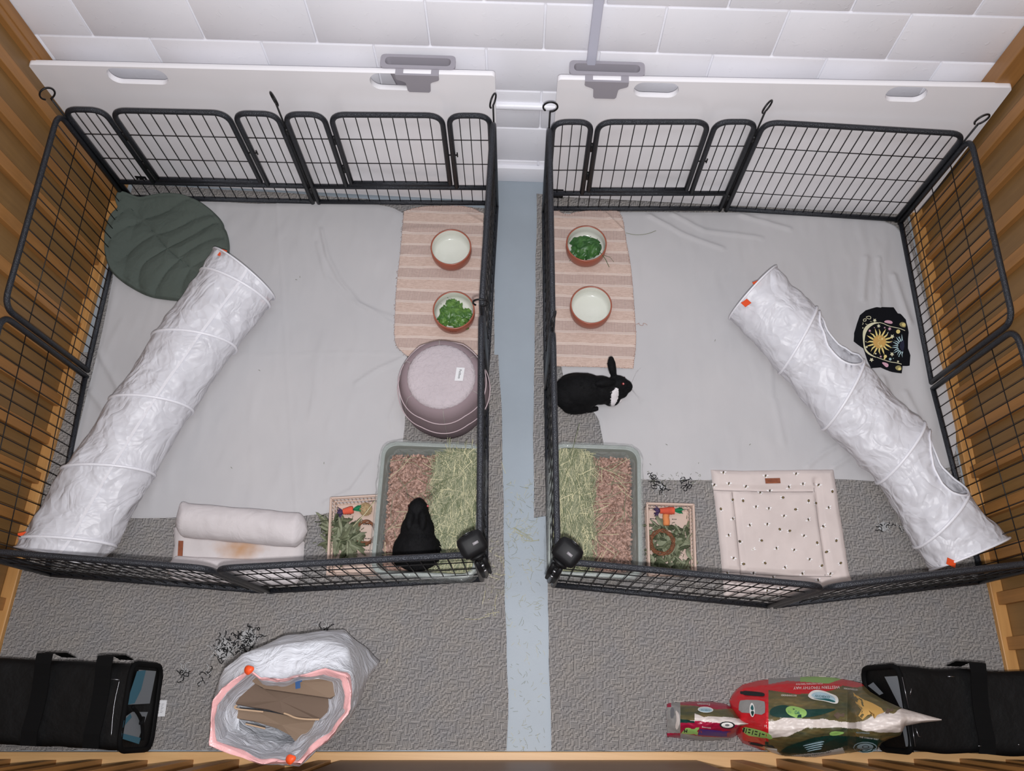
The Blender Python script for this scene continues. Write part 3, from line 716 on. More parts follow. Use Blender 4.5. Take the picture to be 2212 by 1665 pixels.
pile(B3,10,'spinach_leaf','spinach','dark green leaf in the bowl at the back of the right pen','dark greens in the right bowl',[5,6,7,8],.088,.048,.046,.028,.004,.010)
m=MB(); m.tube([P(1296,545,.09),P(1308,560,.085),P(1316,577,.05)],.0012,5); m.tube([P(1300,550,.09),P(1318,556,.08),P(1326,566,.07)],.0007,4)
m.build('parsley_stalk','spinach',label='thin green stalks hanging over the rim of the right leafy bowl',cat='stalk')
# ------------------------------------------------------------ pouf
cT=P(953,813,.30)
def pw(A,z): return 1+.012*math.cos(6*A+.5)*(1 if 0.02<z-.0<.27 else .2)
cb=Vector((cT.x,cT.y,.0145)); pf=thing('rabbit_pouf','round mauve fabric pouf bed with plush top and sewn label','pet bed',cb)
prof=[(0,0),(.14,0),(.158,.012),(.169,.06),(.172,.12),(.167,.19),(.156,.245),(.143,.282),(.1255,.285)]
m=MB(); m.lathe(prof,cb,72,0,lambda A,z:1+.010*abs(math.cos(3*A+.9))*1.0)
m.build('pouf_body','pouf',pf)
m=MB()
def rimf(A,z): return 1+.006*math.sin(34*A)
m.lathe([(.1265,.272),(.1275,.283),(.122,.291),(.11,.296),(.07,.299),(0,.300)],cb,96,0,rimf); m.build('plush_top','pouf_fluff',pf)
m=MB()
for z,r in ((.232,.1625),(.155,.1745),):
    pts=[]
    for k in range(72):
        A=2*PI*k/72; rr=r*(1+.010*abs(math.cos(3*A+.9)))+.0012; sag=.018*abs(math.sin(3*A-.25)); pts.append(cb+Vector((rr*math.cos(A),rr*math.sin(A),z-sag+.009)))
    m.tube(pts,.0021,6,closed=True)
m.build('piping','pouf_seam',pf,label='pale mauve piping')
m=MB()
for k in range(6):
    A=-PI/2+.12+k*PI/3; pts=[]
    for (r,z) in prof[2:]: rr=r*(1+.010*abs(math.cos(3*A+.9)))+.0006; pts.append(cb+Vector((rr*math.cos(A),rr*math.sin(A),z)))
    m.tube(pts,.0016,5)
m.build('seam','seam_grey',pf)
m=MB(); lc=P(993,808,.3165); 
ux=Vector((.017,.0,0)); uy=Vector((.004,.046,0))
def lab(u,v): return lc+Vector((1,0.0,0))*u+Vector((.09,1,0))*v+Vector((0,0,.0))
m.add([lab(-.015,-.026),lab(.015,-.026),lab(.015,.026),lab(-.015,.026)],[(0,1,2,3)],0)
text(m,'Petlibets',lambda u,v:lab(v*.013,-u*.0105)+Vector((0,0,.0012)),1)
m.build('sewn_label',['paper_tag','ink'],pf,label='small white sewn label')
# ------------------------------------------------------------ leaf mat
cl=P(366,538,.03)
outl=[(262,436),(258,446),(264,458),(252,470),(242,490),(236,520),(234,550),(238,575),(246,595),(268,612),(295,628),(320,640),(345,645),(375,649),(400,650),(425,645),(450,628),(472,602),(488,572),(496,545),(495,520),(489,498),(484,492),(483,482),(470,465),(452,450),(430,436),(405,428),(380,424),(350,425),(325,429),(300,432),(280,427),(268,428)]
ol=smoothline([P(x,y,.03) for x,y in outl],2,True)
def ang(p): return math.atan2(p.y-cl.y,p.x-cl.x)
oa=sorted([(ang(p),(p-cl).xy.length) for p in ol])
def rad(A):
    A=(A+PI)%(2*PI)-PI
    for (a0,d0),(a1,d1) in zip(oa,oa[1:]+[(oa[0][0]+2*PI,oa[0][1])]):
        if a0<=A<=a1 or a0<=A+2*PI<=a1:
            AA=A if A>=a0 else A+2*PI; return d0+(d1-d0)*(AA-a0)/(a1-a0+1e-9)
    return oa[0][1]
ve=[[(262,440),(300,465),(330,500),(362,540),(400,570),(440,600)],[(310,478),(360,462),(400,440),(430,432)],[(333,511),(380,500),(430,470),(484,462)],[(333,511),(300,530),(262,570)],
    [(362,540),(420,510),(470,480),(486,490)],[(362,540),(310,570),(300,605),(305,635)],[(390,558),(440,525),(485,512),(494,530)],[(395,560),(360,590),(340,625),(335,642)],[(312,480),(270,500),(240,540)],[(415,580),(450,560),(486,545)],[(415,580),(395,615),(392,645)],[(285,455),(262,480),(240,500)]]
vw_=[smoothline([P(x,y,.03) for x,y in L],2) for L in ve]
NA,NR=200,64
Rt=[rad(2*PI*k/NA) for k in range(NA)]
V=[];F=[];I=[]
def lz(p,e):
    d=min(dline(p,L) for L in vw_); z=.026*min(1,(1-e)*9)**.5+.006; g_=min(d,.03)/.03
    z=z*(.62+.38*g_**.5)+.0012*nz(p.x,p.y,2,30)
    lift=max(0,(p.y-1.90))*.35 + max(0,-(p.x+1.70))*.5
    return .019+z+lift,d
for j in range(NR+1):
    e=j/NR
    for k in range(NA):
        A=2*PI*k/NA; r=Rt[k]*e; p=Vector((cl.x+r*math.cos(A),cl.y+r*math.sin(A),0)); z,d=lz(p,e); p.z=z+(.007*math.exp(-((e-.965)/.022)**2)); V.append(p)
for j in range(NR):
    for k in range(NA):
        F.append((j*NA+k,j*NA+(k+1)%NA,(j+1)*NA+(k+1)%NA,(j+1)*NA+k)); c_=(V[F[-1][0]]+V[F[-1][2]])/2; I.append(0)
m=MB(); m.add(V,F,I); lm=m.build('leaf_mat',['leaf_green'],label='dark green quilted leaf shaped mat in the back left corner',cat='pet bed')
for L in vw_:
    m=MB(); pts=[]
    for p in resample(L,26):
        e=(p-cl).xy.length/max(.01,rad(ang(p))); 
        if e<.95: z,_=lz(p,e); pts.append(Vector((p.x,p.y,z+.0004)))
    if len(pts)>2: m.tube(pts,.0017,5); m.build('seam','leaf_seam',lm)
m=MB(); c_=P(252,478,.05); m.add([c_+Vector((-.022,-.012,0)),c_+Vector((.006,-.012,0)),c_+Vector((.006,.014,.0)),c_+Vector((-.018,.018,0))],[(0,1,2,3)],0)
for k in range(4): m.add([c_+Vector((-.015,-.006+k*.005,.001)),c_+Vector((-.001,-.006+k*.005,.001)),c_+Vector((-.001,-.004+k*.005,.001)),c_+Vector((-.015,-.004+k*.005,.001))],[(0,1,2,3)],1)
m.build('care_label',['paper_tag','grey_ink'],lm,smooth=False,label='white care label')
# ------------------------------------------------------------ tunnels
def tunnel(rings,name_label,holes=(),tabs=(),seed=1,cz=None,folds=.010):
    """rings: list of (pxL,pyL,pxR,pyR) silhouettes; hoops stand upright"""
    Rg=[]
    for (a,b_,c_,d_) in rings:
        zc=.142
        pa=P(a,b_,zc); pb=P(c_,d_,zc); cen=(pa+pb)/2; ax=(pb-pa)/2; r=ax.length; zc2=.0165+r*.0+.128
        cen.z=max(.0175+.12,zc2); Rg.append((cen,ax.normalized(),r))
    root=thing('play_tunnel',name_label,'pet tunnel',(sum(r[0].x for r in Rg)/len(Rg),sum(r[0].y for r in Rg)/len(Rg),.016),'white crinkle tunnels')
    nA=56; m=MB()
    def pt(s,A,push=0):
        i=min(int(s),len(Rg)-2); t=s-i; (c0,a0,r0_),(c1,a1,r1)=Rg[i],Rg[i+1]
        c=c0.lerp(c1,t); 
        a=a0.lerp(a1,t).normalized(); r=r0_+(r1-r0_)*t; L=(c1-c0).length
        sag=1-folds*4*4*t*(1-t)*(.6 if L<.12 else 1)
        zr=.128
        q_=c+a*(math.cos(A)*(r*sag+push))+Vector((0,0,math.sin(A)*(zr*sag+push)))
        w_=.010*nz(q_.x,q_.y,q_.z,11+seed)+.006*nz(q_.x,q_.y,q_.z,26)
        k=min(1,4*t*(1-t)*3)
        q_+= (a*math.cos(A)+Vector((0,0,math.sin(A))))*w_*k
        if q_.z<.0165+.0: q_.z=.0165+.0
        return q_
    S=len(Rg)-1; per=26; nS=S*per; hb=[]
    def inh(s,A):
        for (hs,hA,ds,dA) in holes:
            dAA=(A-hA+PI)%(2*PI)-PI
            if ((s-hs)/ds)**2+(dAA/dA)**2<1: return True
        return False
    # hole-aware warp: snap the grid onto the hole rim
    def snap(s,A):
        for (hs,hA,ds,dA) in holes:
            dAA=(A-hA+PI)%(2*PI)-PI; e=math.sqrt(((s-hs)/ds)**2+(dAA/dA)**2)
            if .86<e<1.12: return hs+(s-hs)/e, hA+dAA/e
        return s,A
    V=[pt(*(lambda sA:(min(S,max(0,sA[0])),sA[1]))(snap(S*j/nS,2*PI*k/nA))) for j in range(nS+1) for k in range(nA)]; F=[]
    for j in range(nS):
        for k in range(nA):
            if inh(S*(j+.5)/nS,2*PI*(k+.5)/nA): continue
            F.append((j*nA+k,j*nA+(k+1)%nA,(j+1)*nA+(k+1)%nA,(j+1)*nA+k))
    m.add(V,F); m.build('tunnel_skin','nylon',root)
    for i,(c,a,r) in enumerate(Rg):
        h=MB(); pts=[c+a*math.cos(2*PI*k/48)*(r+.001)+Vector((0,0,max(-c.z+.0185,math.sin(2*PI*k/48)*.129))) for k in range(48)]
        h.tube(pts,.0042 if i in (0,S) else .0058,8,closed=True); h.build('hoop_seam','nylon_seam',root)
    h=MB(); tape=[]
    for s_ in range(0,nS+1,2):
        tape.append(pt(S*s_/nS,1.15 if seed==1 else 2.1,.0015))
    for (p0,p1) in zip(tape,tape[1:]):
        d=(p1-p0).normalized(); x=d.cross(Vector((.0,.0,1))).normalized()*.006
        h.add([p0-x,p0+x,p1+x,p1-x],[(0,1,2,3)])
    if seed==1: h.build('long_seam','nylon_seam',root)
    for (hs,hA,ds,dA) in holes:
        pts=[pt(hs+math.cos(t)*ds,hA+math.sin(t)*dA,.0015) for t in [2*PI*k/44 for k in range(44)]]
        h=MB(); h.tube(pts,.0044,7,closed=True); h.build('hole_binding','nylon_seam',root)
    for (px,py,z,rot) in tabs:
        c=P(px,py,z); m2=MB(); Rz=Matrix.Rotation(rot,3,'Z')@Matrix.Rotation(.25,3,'Y')
        tl=[c+Rz@Vector(v) for v in ((-.017,-.012,0),(.017,-.012,.002),(.017,.012,.0),(-.017,.012,-.002))]; m2.add(tl+[p-Vector((0,0,.002)) for p in tl],[(0,1,2,3),(4,5,6,7),(0,1,5,4),(1,2,6,5),(2,3,7,6),(3,0,4,7)]); m2.build('orange_tab','orange',root,smooth=False,label='small orange tab')
    return Rg,pt
tunnel([(466,547,590,638),(438,594,580,656),(334,734,508,750),(243,872,413,884),(140,1020,330,1024),(52,1168,245,1178),(42,1186,214,1220)],
    'long straight white crinkle tunnel crossing the left pen',tabs=[(50,1156,.21,.3),(480,546,.25,1.2),(573,648,.13,.9)],seed=1)
tunnel([(1578,682,1673,586),(1688,802,1757,672),(1783,925,1857,784),(1902,1042,1986,918),(1984,1182,2078,1066),(2016,1230,2170,1164)],
    'kinked white crinkle tunnel with round side holes in the right pen',holes=[(1.52,.68,.46,.80),(3.55,.68,.44,.80)],tabs=[(1612,654,.272,.7),(2055,1215,.235,-.35),(1636,612,.20,.5)],seed=2)
# orange loops tied to the hoops
for px,py in ((468,545),(52,1156)):
    pass
# ------------------------------------------------------------ bandana with celestial print
bc=P(1908,738,.02); out=[(1870,670),(1895,662),(1931,663),(1940,676),(1946,677),(1958,689),(1963,718),(1962,752),(1968,768),(1966,790),(1950,790),(1948,806),(1922,802),(1903,793),(1882,795),(1874,780),(1868,760),(1865,752),(1844,737),(1845,720),(1851,700),(1858,680)]
zB=lambda p:.021+.006*max(0,nz(p.x,p.y,3,14))+.002
ol2=[P(x,y,.02) for x,y in out]; m=MB(); dn=[]
for a_,b_ in zip(ol2,ol2[1:]+ol2[:1]): dn+=[a_.lerp(b_,t/6) for t in range(6)]
NR2=24; n_=len(dn); V=[]
for j in range(NR2+1):
    for p in dn:
        q_=bc.lerp(p,j/NR2); q_.z=zB(q_)-(.006 if j==NR2 else 0); V.append(q_)
m.add(V,[(j*n_+k,j*n_+(k+1)%n_,(j+1)*n_+(k+1)%n_,(j+1)*n_+k) for j in range(NR2) for k in range(n_)],0)
def up(x,y,dz=.0012): p=P(x,y,.022); p.z=zB(p)+dz; return p
def pl(pts,mi,dz=.0012,sm=0):
    c_=(sum(p[0] for p in pts)/len(pts),sum(p[1] for p in pts)/len(pts)); 
    L=[up(x,y,dz) for x,y in pts]
    if sm: L=smoothline(L,sm,True); 
    c3=up(*c_,dz); m.add(L+[c3],[(k,(k+1)%len(L),len(L)) for k in range(len(L))],mi)
def Z(x,y): return (1820+x/8.761,640+y/8.763)
def disc(x,y,r,mi,dz=.0014,n=24,ry=None):
    X,Y=Z(x,y); pl([(X+math.cos(2*PI*k/n)*r/8.76,Y+math.sin(2*PI*k/n)*(ry or r)/8.76) for k in range(n)],mi,dz)
def rays(x,y,r0_,r1,n,mi,a0=0,a1=2*PI,dz=.0014):
    for k in range(n):
        A=a0+(a1-a0)*k/n; w_=(a1-a0)/n*.36; pts=[]
        for (r,dA) in ((r0_,-w_),((r0_+r1)/2,-w_*.55+.05),(r1,.0+.02*((k%2)*2-1)*3),((r0_+r1)/2,w_*.45+.05),(r0_,w_)):
            X,Y=Z(x+math.cos(A+dA)*r*(1 if k%2 else .93),y+math.sin(A+dA)*r*(1 if k%2 else .93)); pts.append((X,Y))
        pl(pts,mi,dz)
def star(x,y,r,mi,n=6):
    pts=[]
    for k in range(2*n): A=PI*k/n+.3; R_=r if k%2==0 else r*.5; pts.append(Z(x+math.cos(A)*R_,y+math.sin(A)*R_))
    pl(pts,mi)
rays(695,865,125,270,16,2); disc(695,865,122,3,.0018); 
def curve(pts,w_,mi,dz=.0016):
    L=smoothline([up(*Z(x,y),dz) for x,y in pts],2)
    for a_,b_ in zip(L,L[1:]):
        d=(b_-a_); x=Vector((-d.y,d.x,0)).normalized()*w_/8.76*.00175*.5; m.add([a_-x,a_+x,b_+x,b_-x],[(0,1,2,3)],mi)
for cx_,cy_ in ((690,800),(680,900)):
    curve([(cx_+20,cy_-40),(cx_-20,cy_-15),(cx_-10,cy_+25),(cx_+40,cy_+30)],9,2,.0024)
disc(745,810,20,2,.0024); disc(720,945,24,2,.0024)
for (A0,A1,st) in ((0,1,1),):
    outer_=[];inner=[]
    for k in range(25):
        A=PI*.62+ (PI*.92)*k/24; outer_.append(Z(700+330*math.cos(A),840+350*math.sin(A)-20)); 
    mo=[(620,1165),(520,1130),(430,1060),(400,980),(385,860),(372,720),(385,640),(440,560),(520,510),(620,490),(690,500)]
    mi_=[(690,512),(610,520),(530,570),(470,630),(425,720),(408,850),(420,960),(470,1050),(560,1120),(640,1160)]
    Lo=smoothline([up(*Z(*t)) for t in mo],2); Li=smoothline([up(*Z(*t)) for t in reversed(mi_)],2); Lo=resample(Lo,30); Li=resample(Li,30)
    m.add(Lo+Li,[(k,k+1,31+k+1,31+k) for k in range(30)],1)
curve([(690,500),(760,512),(860,570),(980,600),(1080,620),(1170,660)],14,1); curve([(640,1160),(740,1200),(900,1250),(1010,1260),(1110,1290)],14,1)
rays(1150,950,110,230,12,6,PI*.55,PI*1.5); pl([Z(1150,830),Z(1090,880),Z(1075,950),Z(1095,1010),Z(1140,1050),Z(1165,950)],8,.0018)
for x,y,r,c_ in ((605,460,40,1),(680,565,38,1),(508,658,28,5),(880,625,36,5),(935,765,44,1),(930,1100,46,1),(540,1210,44,1),(895,1195,34,6),(1045,1238,26,1),(715,1148,24,5),(790,600,18,5)): star(x,y,r,c_,5 if r>38 else 6)
for x,y,r,c_ in ((1040,678,38,4),(450,962,20,1),(622,1088,16,1),(438,860,9,1),(598,597,9,5),(847,700,9,6),(902,970,10,1),(1070,780,9,6),(1065,1138,9,6),(378,605,11,1),(955,1180,8,6),(800,1145,30,4),(785,1185,16,4),(912,880,6,5)): disc(x,y,r,c_)
pl([Z(775,490),Z(810,458),(Z(880,455)),Z(940,480),Z(942,520),Z(900,528),Z(830,510)],5,.0014,2); pl([Z(725,1255),Z(790,1255),Z(860,1280),Z(868,1320),Z(840,1352),Z(800,1330)],5,.0014,2)
pl([Z(1062,530),Z(1100,495),Z(1150,490),Z(1195,525),Z(1185,600),Z(1120,595),Z(1080,570)],7,.0014,1); disc(1150,545,34,4,.002); pl([Z(985,1345),Z(1040,1310),Z(1100,1325),Z(1110,1400),Z(1060,1412),Z(1010,1390)],7,.0014,1); disc(1070,1380,26,4,.002)
curve([(395,480),(385,440),(430,425),(450,450),(420,480),(400,470)],12,1); curve([(440,395),(500,380),(535,405),(515,440),(480,430),(440,410)],12,1); curve([(370,540),(390,520),(380,500)],10,1); curve([(430,520),(445,540),(465,530)],9,1); curve([(520,475),(535,488),(548,478)],8,1)
m.build('bandana',['black_cloth','pr_cream','pr_pale','pr_gold','pr_pale','pr_pink','pr_blue','pr_olive','pr_navy'],label='black cloth with gold sun and moon print lying on the right sheet',cat='cloth')
# ------------------------------------------------------------ litter trays
def litter(pxl,pxr,pyt,pyb,side,label):
    """rim pixels; side=+1: hay on the right half"""
    z0=.0145; zr=.150; a=P(pxl,pyt,zr); b=P(pxr,pyb,zr)
    a2=P(pxl,pyb,zr); cx=(a.x+b.x)/2; 
    W=(b.x-a.x)/2; y1=P((pxl+pxr)/2,pyt,zr).y; y0=P((pxl+pxr)/2,pyb,zr).y; cy=(y0+y1)/2; Hh_=(y1-y0)/2
    root=thing('litter_tray',label,'tray',(cx,cy,z0),'sage litter trays')
    def rr(w,h,z,r): return rounded_path([Vector((cx-w,cy-h,z)),Vector((cx+w,cy-h,z)),Vector((cx+w,cy+h,z)),Vector((cx-w,cy+h,z))],r,8,True)
    loops=[rr(W-.032,Hh_-.032,z0,.04),rr(W-.014,Hh_-.014,zr-.014,.05),rr(W-.004,Hh_-.004,zr-.014,.055),rr(W,Hh_,zr-.012,.06),rr(W,Hh_,zr,.06),rr(W-.005,Hh_-.005,zr+.003,.056),rr(W-.014,Hh_-.014,zr+.001,.05),rr(W-.018,Hh_-.018,zr-.012,.048),rr(W-.036,Hh_-.036,z0+.006,.036)]
    n=len(loops[0]); m=MB(); m.add([v for L in loops for v in L],[(j*n+i,j*n+(i+1)%n,(j+1)*n+(i+1)%n,(j+1)*n+i) for j in range(len(loops)-1) for i in range(n)]); m.poly(loops[0]); m.poly(loops[-1])
    flat_norm(m.build('tray_body','tray',root),50)
    # crumpled clear liner folded over the rim
    m=MB(); random.seed(int(pxl)); N=160
    base=smoothline(rr(W,Hh_,zr,.06),1,True); base=resample(base+[base[0]],N)
    prof=[(-.036,-.075),(-.022,-.03),(-.012,.004),(.003,.0075),(.0075,-.004),(.0085,-.03),(.012,-.062)]
    V=[]
    for j,(o_,dz) in enumerate(prof):
        for i in range(N):
            p=base[i]; d=(p-Vector((cx,cy,zr))); 
            tn=(base[(i+1)%N]-base[i-1]).normalized(); nr=Vector((tn.y,-tn.x,0)); 
            if nr.dot(d)<0: nr=-nr
            k=.006*nz(i*.35,j*.7,cx,1)+.003*nz(i*1.1,j,cx*3,1); 
            if j>=4: k+=.007*max(0,nz(i*.12,cx,5,1))*(j-3)
            V.append(p+nr*(o_+abs(k) if j>=3 else o_+k*.3)+Vector((0,0,dz+.002*nz(i*.6,j,2,1))))
    m.add(V,[(j*N+i,j*N+(i+1)%N,(j+1)*N+(i+1)%N,(j+1)*N+i) for j in range(len(prof)-1) for i in range(N)])
    m.build('liner','liner',root,label='clear plastic liner folded over the rim')
    # paper bedding
    iw,ih=W-.024,Hh_-.026
    def hb(x,y):
        return z0+.072+.014*nz(x,y,1,7)+.008*nz(x,y,2,22)+.005*nz(x,y,3,50)
    m=MB(); nx,ny=60,84
    def g(u,v):
        x=cx-iw+2*iw*u; y=cy-ih+2*ih*v; e=min(u,1-u,v,1-v); z=hb(x,y)-(.03*(1-e/.06) if e<.06 else 0); return Vector((x+.006*nz(x,y,5,40),y+.006*nz(x,y,6,40),z))
    m.grid(g,nx,ny,lambda u,v:0 if nz(u*40,v*50,3)>-.1 else 2)
    for k in range(6200):
        x=cx+random.uniform(-1,1)*(iw-.006); y=cy+random.uniform(-1,1)*(ih-.006)
        if side*(x-cx)>iw*.30+.03*nz(y,1,0,9): 
            if random.random()<.8: continue
        z=hb(x,y)+random.uniform(-.001,.006); s=random.uniform(.003,.0075); R_=Matrix.Rotation(random.uniform(0,2*PI),3,'Z')@Matrix.Rotation(random.uniform(-.9,.9),3,'X')@Matrix.Rotation(random.uniform(-.7,.7),3,'Y')
        c=Vector((x,y,z)); m.add([c+R_@Vector(v) for v in ((-s,-s*.5,0),(0,-s*.6,s*.35),(s,-s*.4,0),(s*.9,s*.5,.0),(0,s*.45,s*.4),(-s*.8,s*.6,0))],[(0,1,4,5),(1,2,3,4)],random.choice((0,0,1,1,2)))
    m.build('paper_bedding',['bed1','bed2','bed3'],smooth=False,label=('pinkish brown shredded paper bedding filling the tray with the black rabbit' if side>0 else 'pinkish brown shredded paper bedding in the right pen litter tray'),cat='bedding',kind='stuff',fix=False)
    # hay
    m=MB(); random.seed(9+int(pxl))
    def hh(x,y):
        e=max(0,side*(x-cx)-iw*.0)/iw
        return hb(x,y)+.012+.040*min(1,e*1.8)
    for k in range(4300):
        # root region, denser toward the side
        t=random.random()**.75; x=cx+side*(iw*(.02+.96*t)); y=cy+random.uniform(-1,1)*ih
        if t<.16 and random.random()<.55: continue
        L=random.uniform(.035,.14); a=PI/2+random.gauss(0,.42) if random.random()<.75 else random.uniform(0,PI)
        if side<0: a=PI/2+random.gauss(0,.28) if random.random()<.82 else random.uniform(0,PI)
        d=Vector((math.cos(a),math.sin(a),0)); n_=Vector((-d.y,d.x,0)); w_=random.uniform(.0005,.0011); z=hh(x,y)-random.uniform(0,.022)+.012; b_=random.gauss(0,.010)
        pts=[]; til=random.gauss(0,.10)
        ok=True
        for q_ in (-.5,-.17,.17,.5):
            p=Vector((x,y,z))+d*L*q_+n_*b_*(1-4*q_*q_)+Vector((0,0,til*L*q_+.004*(1-4*q_*q_)))
            p.x=max(cx-iw-.008,min(cx+iw+.010,p.x)); p.y=max(cy-ih-.006,min(cy+ih+.008,p.y)); pts.append(p)
        mi=random.choices((0,1,2,3),(4,3,2.2,1.6))[0]; V=[]
        for p in pts: V+=[p-n_*w_,p+n_*w_+Vector((0,0,w_*.6))]
        m.add(V,[(0,1,3,2),(2,3,5,4),(4,5,7,6)],mi)
    # long stalks lying over the bedding
    for k in range(60):
        x=cx+random.uniform(-.9,.9)*iw; y=cy+random.uniform(-.9,.9)*ih; a=random.uniform(0,PI); L=random.uniform(.04,.13); d=Vector((math.cos(a),math.sin(a),0)); z=hb(x,y)+.012
        A_=Vector((x,y,z))-d*L/2; B_=Vector((x,y,z+.004))+d*L/2
        for p in (A_,B_): p.x=max(cx-iw,min(cx+iw,p.x)); p.y=max(cy-ih,min(cy+ih,p.y))
        m.tube([A_,(A_+B_)/2+Vector((random.gauss(0,.004),random.gauss(0,.004),.004)),B_],.0010,4,random.choice((0,1,3)))
    if side>0:
        for k in range(26):
            x=cx+iw*random.uniform(.3,.95); A_=Vector((x,cy+ih-.02,zr-.03)); B_=A_+Vector((random.gauss(0,.02),random.uniform(.03,.075),random.uniform(.03,.05))); m.tube([A_,(A_+B_)/2+Vector((0,0,.008)),B_],.0009,4,random.choice((0,1,3)))
    else:
        A_=P(1232,985,.17); m.tube([A_,P(1240,960,.20),P(1252,915,.20)],.0012,4,0)
    m.build('hay',['hay1','hay2','hay3','hay4'],smooth=False,label=('loose green hay heaped along the right side of the left tray' if side>0 else 'loose green hay heaped along the left side of the right tray'),cat='hay',kind='stuff',fix=False)
    return cx,cy,hb
LT=litter(826,1030,957,1246,1,'sage green litter tray with a black rabbit sitting in it')
RT=litter(1190,1388,961,1246,-1,'sage green litter tray in the right pen without a rabbit')
# ------------------------------------------------------------ rabbits
def rabbit(name,label,origin,yaw,build,white=None,fur=9000,seed=3,eyes=(),ears=None,vox=.0042,extra=None):
    R_=Matrix.Rotation(yaw,3,'Z'); O=Vector(origin)
    mb=MB()
    def E(c,r,rot=None): ellipsoid(mb,c,r,rot,22)
    def Tb(pts,rs): mb.tube([Vector(p) for p in pts],rs,12)
    build(E,Tb)
    V,F,N=remeshed(mb,vox,7)
    W_=[O+R_@v for v in V]; NW=[R_@n for n in N]
    m=MB(); m.v=W_; m.f=F; m.m=[]
    for f in F:
        c=sum((V[i] for i in f),Vector())/len(f); m.m.append(1 if (white and white(c)) else 0)
    # short coat lying back along the body
    random.seed(seed); nf=len(F)
    for k in range(fur):
        fi=random.randrange(nf); f=F[fi]; i=f[random.randrange(len(f))]; p=V[i].lerp(V[f[0]],random.random()); n=N[i]
        back=Vector((-1,0,-.15)); t=(back-n*back.dot(n)); 
        if t.length<1e-4: continue
        t.normalize(); s=n.cross(t).normalized()*.0007; L=random.uniform(.005,.010)
        a,b_,c=p-s,p+s,p+t*L+n*L*.32
        m.add([O+R_@q_ for q_ in (a,b_,c)],[(0,1,2)],m.m[fi])
    root=m.build('rabbit',['fur_black','fur_white'],loc=O,label=label,cat='rabbit')
    for (c,r,glow) in eyes:
        e=MB(); ellipsoid(e,O+R_@Vector(c),(r,r,r),None,16,0)
        if glow: ellipsoid(e,O+R_@(Vector(c)+Vector(glow)),(r*.62,r*.62,r*.62),None,12,1)  # smaller pink ball stands in for the glint on the eye
        e.build('eye',['eye','eye_glare'],root)
    for (c,dr,rad_,L) in (extra or []):
        pass
    wk=MB()
    for s in (-1,1):
        for k in range(5):
            h=HD[name]; p=Vector(h)+Vector((0,.012*s,-.004+.003*k)); q_=p+Vector((.02,.035*s,.002*k)); r_=p+Vector((.028+.004*k,.058*s,-.006+.006*k)); wk.tube([O+R_@p,O+R_@q_,O+R_@r_],.00018,3)
    wk.build('whiskers','fur_white' if white else 'ink',root)
    return root
HD={}
# first rabbit: seen from above inside the tray, head away from the viewer
zt=LT[2](P(900,1170,.09).x,P(900,1170,.09).y)-.006
pz=P(900,1178,zt+.07); O1=Vector((pz.x,pz.y,zt)); HD['a']=(.166,.0,.075)
def bA(E,T):
    E((-.005,0,.066),(.080,.078,.068)); E((-.035,0,.058),(.056,.079,.058)); E((.055,0,.066),(.066,.062,.062)); E((.098,0,.07),(.042,.046,.05))
    E((.128,0,.092),(.038,.036,.034)); E((.146,0,.080),(.027,.026,.026)); E((.130,.018,.082),(.024,.020,.024)); E((.130,-.018,.082),(.024,.020,.024))
    for s in (-1,1):
        T([(.116,.018*s,.112),(.098,.022*s,.124),(.070,.024*s,.128),(.048,.024*s,.125)],[.010,.014,.014,.007])
        E((-.02,.068*s,.040),(.052,.022,.040)); T([(-.03,.058*s,.014),(.02,.062*s,.010),(.045,.060*s,.009)],[.012,.013,.010])
        T([(.095,.026*s,.05),(.105,.030*s,.025),(.120,.030*s,.010),(.135,.030*s,.008)],[.018,.013,.011,.009])
    E((-.092,0,.052),(.020,.020,.018))
r1=rabbit('a','black rabbit sitting in the left litter tray with its back to the camera',O1,PI/2+.02,bA,fur=9000,eyes=[((.138,.032,.094),.0065,None),((.138,-.032,.094),.0068,(.001,-.0030,.0035))])
# second rabbit
pz=P(1262,846,.075); O2=Vector((pz.x,pz.y,.0165)); HD['b']=(.186,.004,.070)
def bB(E,T):
    E((-.01,0,.070),(.100,.072,.070)); E((-.058,-.004,.060),(.066,.072,.060)); E((.062,0,.066),(.066,.058,.060)); E((.10,-.008,.066),(.044,.044,.048))
    Rz=Matrix.Rotation(-.22,3,'Z')
    E((.132,.012,.088),(.043,.036,.034),Rz); E((.160,.004,.080),(.030,.028,.026),Rz); E((.138,-.014,.070),(.033,.026,.030),Rz); E((.106,-.030,.052),(.036,.034,.040)); E((.175,.004,.074),(.015,.017,.016),Rz)
    T([(.118,.034,.100),(.112,.058,.122),(.108,.084,.138),(.107,.108,.146)],[.010,.0155,.0165,.008])
    T([(.110,.010,.118),(.088,.006,.134),(.060,.002,.140),(.038,.0,.138)],[.010,.0145,.015,.007])
    for s in (-1,1):
        E((-.03,.062*s,.042),(.060,.022,.042)); T([(-.03,.056*s,.014),(.02,.060*s,.010),(.055,.056*s,.009)],[.012,.013,.010])
        T([(.095,.026*s,.05),(.115,.028*s,.022),(.135,.028*s,.010),(.152,.028*s,.008)],[.018,.013,.011,.009])
    E((-.122,0,.052),(.022,.020,.020))
r2=rabbit('b','black and white rabbit crouching beside the pink mat in the right pen',O2,.10,bB,white=lambda c:((c.x-.114-.25*(c.y+.035))/.015)**2+((c.y+.038)/.027)**2<1 or (c.z<.02 and c.x>.12),fur=9000,eyes=[((.146,.002,.118),.0068,(.001,-.001,.0035)),((.158,.036,.088),.0062,None)],seed=8)
